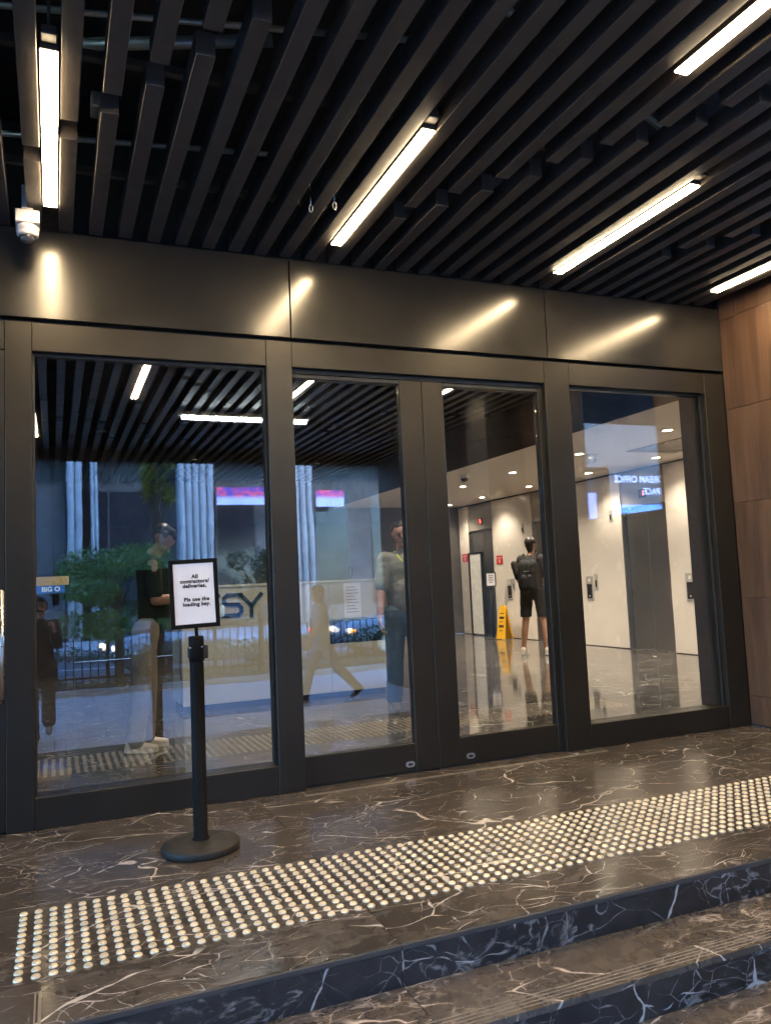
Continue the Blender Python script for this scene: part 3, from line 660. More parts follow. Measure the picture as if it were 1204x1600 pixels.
# kiosk at the back left
kk = thing('shop_kiosk', 'dim kiosk with cream and blue fascia at back left of the lobby', 'kiosk', (-0.45, 9.0, 0))
box('counter', -1.1, 0.75, 0.05, 0.6, 0.0, 1.05, M['stub'], kk, 0.004)
M['bluesign'] = emit('blue lit fascia', (0.02, 0.10, 0.42), 0.16); M['creamsign'] = emit('cream lit fascia', (0.75, 0.52, 0.26), 0.07); M['whitesign'] = emit('white lit letters', (0.75, 0.85, 1.0), 0.12)
box('blue_fascia', -1.1, 0.62, 0.0, 0.05, 1.335, 1.455, M['bluesign'], kk, 0.002); box('cream_fascia', -1.1, 0.68, 0.0, 0.06, 1.46, 1.60, M['creamsign'], kk, 0.004)
for x in (-1.08, -0.35, 0.6): box('upright', x, x+0.03, 0.1, 0.13, 1.05, 1.334, M['black'], kk)
text('lettering', 'BIG O', 0.105, face_front(0.41, -0.004, 1.395), M['whitesign'], kk, offset=0.003, extr=0.002)

# ------------------------------------------------------------------ people
def ell_cap(bm, p0, p1, r0, r1, side=None, flat=1.0, n=14, m=4):
    p0 = Vector(p0); p1 = Vector(p1); d = p1-p0; L = d.length; d = d/L if L > 1e-6 else Vector((0, 0, 1))
    a = (side - d*side.dot(d)).normalized() if side is not None else d.orthogonal().normalized()
    b = d.cross(a)
    prof = [(-r0*math.cos(t), r0*math.sin(t)) for t in [k*math.pi/2/m for k in range(m+1)]] + [(L+r1*math.sin(t), r1*math.cos(t)) for t in [k*math.pi/2/m for k in range(m+1)]]
    rings = []
    for h_, r in prof:
        c = p0+d*h_
        if r < 1e-6: rings.append([bm.verts.new(c)])
        else: rings.append([bm.verts.new(c+(a*math.cos(2*math.pi*k/n)*r + b*math.sin(2*math.pi*k/n)*r*flat)) for k in range(n)])
    for A, B in zip(rings, rings[1:]):
        for k in range(n):
            vs = []
            for q in (A[k % len(A)], A[(k+1) % len(A)], B[(k+1) % len(B)], B[k % len(B)]):
                if q not in vs: vs.append(q)
            if len(vs) > 2: bm.faces.new(vs)
def fuse(name, caps, m, parent, voxel, smooth=4, wrinkle=0.0, cut=None):
    bm = bmesh.new()
    for c in caps: ell_cap(bm, *c[:4], **(c[4] if len(c) > 4 else {}))
    bmesh.ops.recalc_face_normals(bm, faces=bm.faces)
    me = bpy.data.meshes.new('tmp'); bm.to_mesh(me); bm.free()
    o = bpy.data.objects.new('tmp', me)
    r = o.modifiers.new('r', 'REMESH'); r.mode = 'VOXEL'; r.voxel_size = voxel
    s = o.modifiers.new('s', 'SMOOTH'); s.iterations = smooth; s.factor = 0.5
    res = evaluated(o); bpy.data.meshes.remove(me)
    res.name = name
    if wrinkle:
        nrm = [v.normal.copy() for v in res.vertices]; new = []
        for v, nv in zip(res.vertices, nrm):
            p = v.co; k = mnoise.noise(Vector((p.x*14, p.y*14, p.z*22)))+0.5*mnoise.noise(Vector((p.x*30+5, p.y*30, p.z*44)))
            new += list(p + nv*k*wrinkle)
        res.vertices.foreach_set('co', new); res.update()
    if cut:
        bm = bmesh.new(); bm.from_mesh(res)
        for co, no in cut:
            g = bm.verts[:]+bm.edges[:]+bm.faces[:]
            bmesh.ops.bisect_plane(bm, geom=g, plane_co=co, plane_no=no, clear_outer=True)
        bm.to_mesh(res); bm.free()
    return link(name, res, m, parent, True)
def hand(w, d, n, curl, side):
    # palm and five fingers: w wrist, d finger direction, n palm normal, side = direction of thumb
    d = d.normalized(); n = (n-d*n.dot(d)).normalized(); s = (side-d*side.dot(d)-n*side.dot(n)).normalized()
    out = []
    for k, L in enumerate((0.068, 0.078, 0.073, 0.058)):
        off = s*(0.030-0.020*k); kn = w+d*0.092+off*1.05
        out.append((w+d*0.012+off*0.6, kn, 0.0150, 0.0115))
        a = curl*0.55; d1 = d*math.cos(a)+n*math.sin(a); p1 = kn+d1*L*0.45
        a = curl*1.25; d2 = d*math.cos(a)+n*math.sin(a); p2 = p1+d2*L*0.33
        a = curl*1.8; d3 = d*math.cos(a)+n*math.sin(a); p3 = p2+d3*L*0.25
        out += [(kn, p1, 0.0100, 0.0092), (p1, p2, 0.0092, 0.0085), (p2, p3, 0.0085, 0.0072)]
    t0 = w+d*0.022+s*0.020; t1 = t0+(d*0.55+s*0.75+n*0.25).normalized()*0.042; t2 = t1+(d*0.9+s*0.15+n*0.35*curl).normalized()*0.034; t3 = t2+(d*0.95-s*0.05+n*0.5*curl).normalized()*0.024
    out += [(t0, t1, 0.0150, 0.0115), (t1, t2, 0.0115, 0.0098), (t2, t3, 0.0098, 0.008)]
    return out
V = Vector
def figure(label, loc, heading, H, legs, arms, outfit, lean=0.0, bow=0.0, turn=0.0, group=None, spread=0.0):
    """local frame: x forward, y left, z up; legs = ((thigh, knee), (thigh, knee)) left, right in degrees;
    arms = two (upper_dir, fore_dir, hand_dir, palm_normal, curl)"""
    t = thing('person', label, 'person', loc, heading, group); t.scale = (H/1.75,)*3
    hips, ank = [], []
    for s, (a, k) in zip((1, -1), legs):
        a, k = rad(a), rad(k); h_ = V((0, 0.088*s, 0.93)); kn = h_+V((math.sin(a), (0.01+spread)*s, -math.cos(a)))*0.43
        an = kn+V((math.sin(a-k), spread*s, -math.cos(a-k)))*0.415; hips.append((h_, kn, an, a-k))
    low = min(an.z - (0.09+0.06*max(0, -math.sin(tl))) for _, _, an, tl in hips); dz = V((0, 0, -low))
    hips = [(h_+dz, kn+dz, an+dz, tl) for h_, kn, an, tl in hips]
    ln = lambda z: V((math.tan(rad(lean))*(z-0.95), 0, 0))+dz
    pel = V((0, 0, 0.96))+dz; ch = V((0.0, 0, 1.30))+ln(1.30); nk = V((-0.005, 0, 1.475))+ln(1.475)
    sh = [V((-0.01, 0.178*s, 1.425))+ln(1.425) for s in (1, -1)]
    b_, tu = rad(bow), rad(turn)
    HR = Matrix.Rotation(tu, 3, 'Z') @ Matrix.Rotation(b_, 3, 'Y'); hb = nk+V((0.012, 0, 0.055))
    hp = lambda x, y, z: hb+HR @ V((x, y, z))
    skin = []
    Y = V((0, 1, 0))
    # torso core, neck
    skin += [(pel+V((0, .055, 0)), pel+V((0, -.055, 0)), 0.105, 0.105), (pel, ch, 0.115, 0.125, dict(side=Y, flat=0.72)), (sh[0]+V((0, -.04, 0)), sh[1]+V((0, .04, 0)), 0.055, 0.055),
             (nk+V((-.01, 0, -0.05)), hp(0.0, 0, 0.05), 0.056, 0.050)]
    # head: cranium, jaw, face features
    skin += [(hp(-0.018, 0, 0.135), hp(0.020, 0, 0.14), 0.080, 0.076, dict(side=HR @ Y, flat=1.08, n=20, m=6)), (hp(0.022, 0, 0.07), hp(0.040, 0, 0.035), 0.060, 0.040, dict(side=HR @ Y, flat=0.95)),
             (hp(0.085, 0, 0.118), hp(0.104, 0, 0.078), 0.009, 0.0135), (hp(0.078, .03, 0.128), hp(0.078, -.03, 0.128), 0.012, 0.012),
             (hp(0.070, .020, 0.048), hp(0.070, -.020, 0.048), 0.013, 0.013), (hp(0.068, 0, 0.012), hp(0.05, 0, 0.01), 0.016, 0.02)]
    for s in (1, -1):
        skin += [(hp(-0.004, 0.080*s, 0.128), hp(-0.002, 0.078*s, 0.082), 0.013, 0.009), (hp(0.060, .045*s, .075), hp(.04, .05*s, .06), 0.018, 0.02)]
    sleeve, wr = [], []
    for s, S, (ud, fd, hdv, pn, curl) in zip((1, -1), sh, arms):
        ud, fd, hdv, pn = V(ud).normalized(), V(fd).normalized(), V(hdv), V(pn)
        el = S+ud*0.285; w_ = el+fd*0.255; wr.append(w_+hdv.normalized()*0.08)
        skin += [(S, S+ud*0.14, 0.054, 0.050), (S+ud*0.12, el, 0.050, 0.040), (el, el+fd*0.09, 0.041, 0.042), (el+fd*0.09, w_, 0.042, 0.026)]
        thumb = V((0, -s, 0)) if abs(hdv.normalized().z) < 0.7 else V((1, 0, 0))
        skin += hand(w_, hdv, pn, curl, thumb)
        fr_ = outfit.get('sleeve', 0.62)
        e2 = S+ud*0.285*min(1, fr_)
        sleeve += [(S+V((0, -.02*s, .005)), e2, 0.070, 0.062)]
        if fr_ > 1: sleeve += [(el, el+fd*0.23, 0.056, 0.040)]
    for h_, kn, an, tl in hips:
        skin += [(h_, kn, 0.086, 0.053), (kn, kn.lerp(an, 0.35)+V((-.012, 0, 0)), 0.053, 0.052), (kn.lerp(an, 0.35)+V((-.012, 0, 0)), an, 0.052, 0.034)]
    body = fuse('body', skin, [outfit['skin'], M['ink'], outfit['lip']], t, 0.0075, 4)
    eyes = [hp(0.090, .032*s, 0.112) for s in (1, -1)]; mouth = [hp(0.086, y, 0.046) for y in (-.016, -.008, 0, .008, .016)]
    for p in body.data.polygons:
        c = p.center
        if min((c-e).length for e in eyes) < 0.0095: p.material_index = 1
        elif min((c-e).length for e in mouth) < 0.0085: p.material_index = 2
    # hair with brows
    hr = [(hp(-0.030, 0, 0.165), hp(0.018, 0, 0.180), 0.082, 0.068, dict(side=HR @ Y, flat=1.02, n=18)), (hp(-0.058, 0, 0.15), hp(-0.042, 0, 0.048), 0.066, 0.054, dict(side=HR @ Y, flat=0.72)),
          (hp(0.055, .035, 0.195), hp(0.055, -.035, 0.190), 0.026, 0.026)]
    for s in (1, -1):
        hr += [(hp(-0.015, .070*s, 0.165), hp(0.000, .080*s, 0.125), 0.024, 0.010), (hp(0.088, .045*s, 0.133), hp(0.094, .018*s, 0.131), 0.006, 0.0065)]
    fuse('hair', hr, outfit['hair'], t, 0.008, 2, 0.004)
    # shirt
    hem = outfit.get('hem', 0.86); bk = outfit.get('bulk', 1.0)
    shp = [(V((0, 0, hem+.09))+dz, V((0.005, 0, 1.15))+ln(1.15), 0.158, 0.158, dict(side=Y, flat=0.72*bk)), (V((0.005, 0, 1.15))+ln(1.15), ch+V((0, 0, 0.03)), 0.158, 0.165, dict(side=Y, flat=0.70*bk)),
           (sh[0]+V((0, -.02, -.005)), sh[1]+V((0, .02, -.005)), 0.068, 0.068), (nk+V((-.005, 0, -.075)), nk+V((0, 0, -.015)), 0.085, 0.066)] + sleeve
    if outfit.get('belly'): shp += [(V((0.05, 0, 1.02))+dz, V((0.05, 0, 1.15))+ln(1.15), 0.115, 0.115, dict(side=Y, flat=0.9))]
    fuse('shirt', shp, outfit['shirt'], t, 0.012, 5, 0.0045, [(V((0, 0, hem))+dz, V((0, 0, -1)))])
    if 'collar' in outfit:
        col = [(nk+V((.062, .052, -.028)), nk+V((-.05, .062, .012)), 0.014, 0.014), (nk+V((.062, -.052, -.028)), nk+V((-.05, -.062, .012)), 0.014, 0.014), (nk+V((.062, .052, -.028)), nk+V((.098, .014, -.075)), 0.014, 0.011), (nk+V((.062, -.052, -.028)), nk+V((.098, -.014, -.075)), 0.014, 0.011)]
        fuse('collar', col, outfit['collar'], t, 0.006, 2)
    # trousers or shorts
    tp = [(pel+V((0, .05, -0.02)), pel+V((0, -.05, -0.02)), 0.125, 0.125, dict(side=V((0, 0, 1)), flat=1.0))]
    cuts = []
    for (h_, kn, an, tl) in hips:
        if outfit.get('shorts'):
            e = h_.lerp(kn, 0.86); tp += [(h_+V((0, .01 if h_.y > 0 else -.01, 0)), e, 0.104, 0.086)]
        else:
            cw = outfit.get('cuff', 0.062)
            tp += [(h_, kn, 0.108, 0.080), (kn, an+V((0, 0, -0.005)), 0.080, cw)]
    if outfit.get('shorts'): cuts = [(V((0, 0, 0.56))+dz, V((0, 0, -1)))]
    fuse('trousers' if not outfit.get('shorts') else 'shorts', tp, outfit['trousers'], t, 0.012, 5, 0.006, cuts or [(V((0, 0, -low*0+0.045)), V((0, 0, -1)))])
    # shoes
    for h_, kn, an, tl in hips:
        q = max(0.0, -tl)*0.75 if tl < 0 else -min(0.35, tl*0.6)
        F = V((math.cos(q), 0, -math.sin(q))); Dn = V((-math.sin(q), 0, -math.cos(q)))
        c = an
        cp = [(c+Dn*0.02-F*0.03, c+Dn*0.05+F*0.05, 0.043, 0.040, dict(side=Y)), (c+Dn*0.045+F*0.05, c+Dn*0.058+F*0.145, 0.042, 0.033, dict(side=Y, flat=0.8)), (c+Dn*0.03-F*0.035, c+Dn*0.06-F*0.04, 0.036, 0.036)]
        sh_ = fuse('shoe', cp, outfit['shoe'], t, 0.008, 3, 0, [(c+Dn*0.083, Dn)])
        so_ = [(c+Dn*0.076-F*0.045, c+Dn*0.076+F*0.06, 0.0135, 0.0135)]
        b = bmesh.new()
        outl = [(-0.075, 0.020), (-0.06, 0.036), (0.0, 0.038), (0.08, 0.044), (0.135, 0.040), (0.170, 0.020), (0.176, 0.0), (0.170, -0.020), (0.135, -0.040), (0.08, -0.044), (0.0, -0.038), (-0.06, -0.036), (-0.075, -0.020)]
        A = [b.verts.new(c+F*x+Y*y+Dn*0.070) for x, y in outl]; B = [b.verts.new(c+F*x+Y*y+Dn*0.0895) for x, y in outl]
        b.faces.new(A); b.faces.new(B[::-1])
        for k in range(len(outl)): b.faces.new((A[k], A[(k+1) % len(outl)], B[(k+1) % len(outl)], B[k]))
        bmesh.ops.recalc_face_normals(b, faces=b.faces); mesh_obj('sole', b, outfit.get('sole', M['whiteplastic']), sh_)
    return t, dict(wrist=wr, sh=sh, ch=ch, dz=dz, nk=nk)
def cloth(name, c, rough=0.85): return plain(name, c, rough, 0, 0.07, 30, 0.25, 0.05)
SK = plain('tan skin', (0.40, 0.21, 0.13), 0.5, 0, 0.08, 18); LIP = plain('lips', (0.30, 0.11, 0.09), 0.5)
HAIR = plain('black hair', (0.012, 0.010, 0.010), 0.45, 0, 0.3, 60)
blackc = cloth('black cotton', (0.016, 0.016, 0.017)); darkgreen = cloth('dark green polo', (0.020, 0.032, 0.026)); beige = cloth('light khaki cotton', (0.30, 0.25, 0.19))
greyc = cloth('grey polo cotton', (0.20, 0.195, 0.17)); denim = cloth('washed denim', (0.09, 0.14, 0.165)); whiteshoe = plain('white trainers', (0.72, 0.66, 0.58), 0.5)
greysh = plain('grey suede', (0.20, 0.18, 0.16), 0.8); lime = plain('lime collar', (0.50, 0.52, 0.10), 0.7); navy = cloth('charcoal trousers', (0.02, 0.021, 0.026))
DOWN = ((0.06, 0.10, -1), (0.22, 0.03, -1), (0.15, 0, -1), (0, -1, 0), 0.55)
def mir(a): return tuple((x[0], -x[1], x[2]) if isinstance(x, tuple) else x for x in a)
armsd = (DOWN, mir(DOWN))
# person by the left panel, side on, reading a phone
p1, j1 = figure('person in dark polo and pale trousers reading a phone behind the left glass panel', (0.69, 1.98, 0), rad(2), 1.86, ((4, 6), (-5, 2)),
    (((0.05, 0.10, -1), (1, -0.38, 0.02), (1, -0.35, 0.12), (0, 0, 1), 0.6), ((0.05, -0.10, -1), (1, 0.30, 0.03), (1, 0.3, 0.12), (0, 0, 1), 0.6)),
    dict(skin=SK, lip=LIP, hair=HAIR, shirt=darkgreen, trousers=beige, shoe=whiteshoe, sleeve=0.78, cuff=0.070, hem=0.88, bulk=1.6), lean=7, bow=42)
ph = thing('phone', 'black phone held by the person behind the left glass panel', 'phone', (0, 0, 0))
wm = (j1['wrist'][0]+j1['wrist'][1])/2; S1 = 1.86/1.75
ph.location = V((0.69, 1.98, 0))+Matrix.Rotation(rad(2), 3, 'Z') @ ((wm+V((0.035, 0, 0.03)))*S1); ph.rotation_euler = (0, rad(-35), rad(2))
box('case', -0.078, 0.078, -0.037, 0.037, -0.005, 0.004, M['black'], ph, 0.003); box('screen', -0.073, 0.073, -0.033, 0.033, 0.0041, 0.0048, emit('phone screen', (0.5, 0.6, 0.8), 0.6), ph)
# person walking out behind the left sliding door
figure('person in grey polo with lime collar and jeans walking behind the left sliding door', (3.13, 2.13, 0), math.atan2(-7.1, -3.0)+rad(6), 1.87, ((16, 8), (-14, 16)),
    (((-0.10, 0.12, -1), (0.16, 0.06, -1), (0.15, 0, -1), (0.2, -1, 0), 0.9), ((0.16, -0.13, -1), (0.26, -0.08, -1), (0.2, 0, -1), (0.2, 1, 0), 0.9)),
    dict(skin=SK, lip=LIP, hair=HAIR, shirt=greyc, trousers=denim, shoe=greysh, collar=lime, sleeve=0.86, cuff=0.082, hem=0.86, belly=True, sole=greysh), lean=1)
# person waiting at the lifts with a backpack
h3 = rad(42)
p3, j3 = figure('person in black shorts and white shoes waiting at the lifts, seen from behind', (7.19, 6.16, 0), h3, 1.88, ((3, 4), (-3, 3)),
    (((0.10, 0.16, -1), (0.7, -0.1, -0.7), (0.7, -0.1, -0.6), (0, -1, 0), 0.6), ((0.02, -0.20, -1), (0.45, -0.15, -0.85), (0.3, -0.1, -1), (0, 1, 0), 1.0)),
    dict(skin=SK, lip=LIP, hair=HAIR, shirt=blackc, trousers=blackc, shoe=whiteshoe, shorts=True, sleeve=0.9, hem=0.84), lean=0, spread=0.12)
bp = thing('backpack', 'black backpack worn by the person waiting at the lifts', 'backpack', (7.19, 6.16, 0), h3); bp.scale = (1.88/1.75,)*3
dz = j3['dz']
fuse('pack', [(V((-.20, .06, 1.02))+dz, V((-.20, .06, 1.33))+dz, 0.10, 0.095), (V((-.20, -.06, 1.02))+dz, V((-.20, -.06, 1.33))+dz, 0.10, 0.095)], blackc, bp, 0.012, 4, 0.004)
fuse('front_pocket', [(V((-.285, .05, 1.02))+dz, V((-.285, .05, 1.15))+dz, 0.05, 0.05), (V((-.285, -.05, 1.02))+dz, V((-.285, -.05, 1.15))+dz, 0.05, 0.05)], blackc, bp, 0.01, 4, 0.003)
fuse('side_roll', [(V((-.19, .17, 1.22))+dz, V((-.19, .21, 1.36))+dz, 0.06, 0.055)], blackc, bp, 0.01, 4, 0.004)
for s in (1, -1):
    fuse('strap', [(V((-.13, .09*s, 1.36))+dz, V((-.06, .10*s, 1.50))+dz, 0.022, 0.022), (V((-.06, .10*s, 1.50))+dz, V((.075, .11*s, 1.44))+dz, 0.022, 0.022), (V((.075, .11*s, 1.44))+dz, V((.12, .12*s, 1.22))+dz, 0.022, 0.02), (V((.12, .12*s, 1.22))+dz, V((-.06, .17*s, 1.02))+dz, 0.018, 0.016)], blackc, bp, 0.009, 3)
tg = bmesh.new(); bx(tg, -0.303, -0.299, -.045, .045, 1.24+dz.z, 1.252+dz.z); mesh_obj('badge', tg, M['pipe'], bp)
wp = thing('paper_sleeve', 'white paper folder hanging from the hand of the person at the lifts', 'folder', (0, 0, 0), h3)
wp.location = V((7.19, 6.16, 0))+Matrix.Rotation(h3, 3, 'Z') @ (j3['wrist'][1]*(1.88/1.75))
box('folder', -0.10, 0.10, -0.008, 0.008, -0.26, 0.03, M['paper'], wp, 0.002)
# the photographer, seen only as a dark reflection
p4, j4 = figure('dark dressed person with a phone, reflected at the left edge of the left glass panel', (-0.16, -5.50, ZP), rad(90), 1.74, ((22, 10), (-24, 14)),
    (((0.55, 0.05, -0.85), (0.6, -0.30, 0.75), (0.6, -0.2, 0.7), (0.2, -1, 0), 0.8), ((0.55, -0.08, -0.85), (0.68, 0.12, 0.62), (0.6, 0.1, 0.7), (0.2, 1, 0), 0.8)),
    dict(skin=SK, lip=LIP, hair=HAIR, shirt=blackc, trousers=navy, shoe=greysh, sleeve=1.2, cuff=0.085, hem=0.74, sole=greysh))
ph2 = thing('phone', 'phone raised by the dark dressed person on the pavement', 'phone', (0.02, -5.022, 1.265))
box('case', -0.038, 0.038, -0.005, 0.004, -0.08, 0.055, M['black'], ph2, 0.003); box('screen', -0.034, 0.034, -0.0062, -0.0051, -0.075, 0.05, bpy.data.materials['phone screen'], ph2)
# passer-by on the pavement, seen as a reflection over the desk
figure('passer-by striding along the pavement, reflected over the reception desk', (3.68, -6.28, ZP), rad(180), 1.74, ((26, 12), (-26, 18)),
    (((-0.35, 0.1, -1), (0.1, 0.05, -1), (0.1, 0, -1), (0, -1, 0), 0.7), ((0.35, -0.1, -1), (0.6, -0.05, -0.8), (0.5, 0, -0.9), (0, 1, 0), 0.7)),
    dict(skin=SK, lip=LIP, hair=HAIR, shirt=cloth('slate shirt', (0.22, 0.24, 0.27)), trousers=cloth('blue grey trousers', (0.13, 0.15, 0.18)), shoe=greysh, sleeve=0.8, hem=0.86, sole=greysh), lean=6)

# ------------------------------------------------------------------ the street behind the camera, mirrored in the glass
def paving(name, a, b_, sx, sy, mortar, rough=0.5):
    s = N(name); p = s.pos(0); br = s.n('TexBrick'); mp = s.n('Mapping'); s.l(p, mp.inputs[0]); s.l(mp.outputs[0], br.inputs['Vector'])
    br.inputs['Scale'].default_value = 1.0; br.inputs['Brick Width'].default_value = sx; br.inputs['Row Height'].default_value = sy; br.inputs['Mortar Size'].default_value = 0.006
    br.inputs['Color1'].default_value = (*a, 1); br.inputs['Color2'].default_value = (*b_, 1); br.inputs['Mortar'].default_value = (*mortar, 1)
    nz = s.noise(p, 4, 6, 0.65).outputs['Fac']
    s.l(s.mix(0.35, br.outputs['Color'], s.mix(nz, (0.2, 0.2, 0.2), (0.85, 0.85, 0.85)), 'MULTIPLY'), s.b.inputs['Base Color']); s.b.inputs['Roughness'].default_value = rough
    return s.m
M['granite'] = paving('grey granite paving', (0.56, 0.56, 0.56), (0.62, 0.62, 0.61), 1.2, 0.6, (0.16, 0.16, 0.16), 0.45)
M['asphalt'] = plain('asphalt', (0.075, 0.077, 0.08), 0.7, 0, 0.25, 14, 0.5, 0.2)
M['kerb'] = plain('concrete kerb', (0.36, 0.35, 0.33), 0.8, 0, 0.12); M['soil'] = plain('planting soil', (0.03, 0.022, 0.015), 0.95)
M['ground'] = plain('town ground', (0.16, 0.16, 0.155), 0.9)
structure(box('ground', -300, 300, -300, 300, -1.2, -0.75, M['ground']))
structure(box('pavement', -40, 40, -9.6, YE3+0.004, ZP-0.3, ZP, M['granite']))
structure(box('planting_bed', -40, 40, -10.9, -9.75, ZP-0.3, ZP+0.06, M['soil']))
structure(box('kerb', -40, 40, -9.748, -9.602, ZP-0.3, ZP+0.1, M['kerb'], None, 0.01)); structure(box('kerb', -40, 40, -11.05, -10.902, ZP-0.3, ZP+0.08, M['kerb'], None, 0.01))
structure(box('road', -60, 60, -20.0, -11.052, ZP-0.35, ZP-0.06, M['asphalt'])); structure(box('far_pavement', -60, 60, -25.5, -20.002, ZP-0.3, ZP+0.05, M['granite']))
for k in range(-8, 9): structure(box('lane_marking', k*5.0, k*5.0+2.4, -15.6, -15.48, ZP-0.0599, ZP-0.056, plain('road paint', (0.7, 0.7, 0.68), 0.6) if k == -8 else bpy.data.materials['road paint']))
def leafmat(name, a, b_):
    s = N(name); nz = s.noise(s.pos(), 3.0, 3, 0.6).outputs['Fac']; g = s.n('NewGeometry').outputs['Random Per Island']
    s.l(s.mix(s.math('ADD', s.math('MULTIPLY', nz, 0.4), s.math('MULTIPLY', g, 0.6)), a, b_), s.b.inputs['Base Color']); s.b.inputs['Roughness'].default_value = 0.45
    s.b.inputs['Subsurface Weight'].default_value = 0.0
    return s.m
M['leaf'] = leafmat('green leaf', (0.09, 0.20, 0.04), (0.20, 0.38, 0.09)); M['leafdark'] = leafmat('dark leaf', (0.03, 0.08, 0.025), (0.08, 0.18, 0.05)); M['leafyellow'] = leafmat('yellow leaf', (0.26, 0.26, 0.03), (0.50, 0.45, 0.07))
M['bark'] = plain('bark', (0.07, 0.05, 0.035), 0.9, 0, 0.3, 25, 0.3, 0.3)
def leaves(rng, clumps, n, size):
    vs, fs = [], []
    for i in range(n):
        cx, cy_, cz, rx_, rz_ = rng.choice(clumps)
        while True:
            a = V((rng.uniform(-1, 1), rng.uniform(-1, 1), rng.uniform(-1, 1)))
            if 0.15 < a.length < 1: break
        a = a.normalized()*(a.length**0.55)
        p = V((cx+a.x*rx_, cy_+a.y*rx_, cz+a.z*rz_)); L = size*rng.uniform(0.6, 1.35)
        R3 = Euler((rng.uniform(-.9, .9), rng.uniform(-.9, .9), rng.uniform(0, 6.28))).to_matrix()
        k = len(vs)
        for q in ((0, 0, 0), (L*.45, L*.24, .05*L), (L, 0, -.1*L), (L*.45, -L*.24, .05*L)): vs.append(p+R3 @ V(q))
        fs += [(k, k+1, k+2), (k, k+2, k+3)]
    return vs, fs
def tree(name, label, x, y, z0, crown_z, rx_, rz_, h, m, n, seed, size=0.09, cat='tree', group='trees along the street'):
    rng = random.Random(seed); t = thing(name, label, cat, (x, y, z0), group=group)
    bm = bmesh.new(); base = V((0, 0, 0)); top = V((rng.uniform(-.1, .1), rng.uniform(-.1, .1), crown_z))
    cyl(bm, base, top, 0.02+0.022*h, 0.012+0.012*h, n=10); clumps = []
    for k in range(14):
        a = rng.uniform(0, 6.28); e = V((math.cos(a)*rx_*rng.uniform(.25, .85), math.sin(a)*rx_*rng.uniform(.25, .85), crown_z+rz_*rng.uniform(-.7, .85)))
        s_ = base.lerp(top, rng.uniform(.55, 1)); mid = s_.lerp(e, 0.5)+V((0, 0, 0.08)); cyl(bm, s_, mid, 0.012*h**.5, 0.008*h**.5, n=6); cyl(bm, mid, e, 0.008*h**.5, 0.003, n=6)
        clumps.append((e.x, e.y, e.z, rx_*rng.uniform(.28, .5), rz_*rng.uniform(.2, .38)))
    mesh_obj('trunk', bm, M['bark'], t)
    vs, fs = leaves(rng, clumps, n, size); me = bpy.data.meshes.new('crown'); me.from_pydata(vs, [], fs); link('crown', me, m, t)
tree('street_tree', 'broad green shrub tree behind the fence, reflected in the left glass panel', 1.12, -10.35, ZP, 1.72, 1.35, 0.85, 2.7, M['leaf'], 11000, 3, 0.085)
tree('street_tree', 'smaller green shrub tree reflected at right of the left glass panel', 3.75, -10.5, ZP, 1.7, 0.6, 0.75, 2.4, M['leafdark'], 2600, 5)
tree('street_tree', 'tall yellow leaved tree across the kerb, reflected in the left glass panel', 1.95, -11.6, ZP, 4.0, 0.34, 0.75, 4.6, M['leafyellow'], 1300, 8)
tree('street_tree', 'dark leafy tree reflected between the sliding doors', 9.3, -10.5, ZP, 1.8, 1.1, 1.1, 3.0, M['leafdark'], 4200, 9)
tree('street_tree', 'leafy street tree far left of the entrance', -2.6, -10.4, ZP, 2.0, 1.2, 1.0, 3.1, M['leaf'], 3600, 10)
rng = random.Random(4); cl = [(-6+0.25*k, -10.15+0.12*math.sin(k), ZP+0.1, 0.22, 0.13) for k in range(74)]
vs, fs = leaves(rng, cl, 9000, 0.06); me = bpy.data.meshes.new('hedge'); me.from_pydata(vs, [], fs); hg = structure(link('hedge', me, M['leafdark']), 'stuff')
cl = [(-4+0.3*k, -10.58, ZP+0.62+0.06*math.sin(k*1.9), 0.26, 0.14) for k in range(50) if k % 7 not in (3,)]
vs, fs = leaves(rng, cl, 6500, 0.07); me = bpy.data.meshes.new('hedge_top'); me.from_pydata(vs, [], fs); structure(link('hedge_top', me, M['leafdark']), 'stuff')
fe = thing('railing_fence', 'dark metal railing along the kerb, reflected in the glass', 'fence')
bars = bmesh.new(); cyl(bars, (0, 0, 0), (0, 0, 0.86), 0.011, n=6); bar_me = bpy.data.meshes.new('bar'); bars.to_mesh(bar_me); bars.free(); bar_me.materials.append(M['black'])
for k in range(110):
    o = bpy.data.objects.new('bar', bar_me); COL.objects.link(o); o.parent = fe; o.location = (-3.0+0.145*k, -10.86, ZP+0.07)
for z in (ZP+0.16, ZP+0.93): box('rail', -3.1, 13.1, -10.875, -10.845, z, z+0.035, M['pipe'] if z > 0 else M['black'], fe)
for k in range(9): box('post', -3.1+2.0*k, -3.04+2.0*k, -10.90, -10.82, ZP+0.05, ZP+1.02, M['black'], fe)
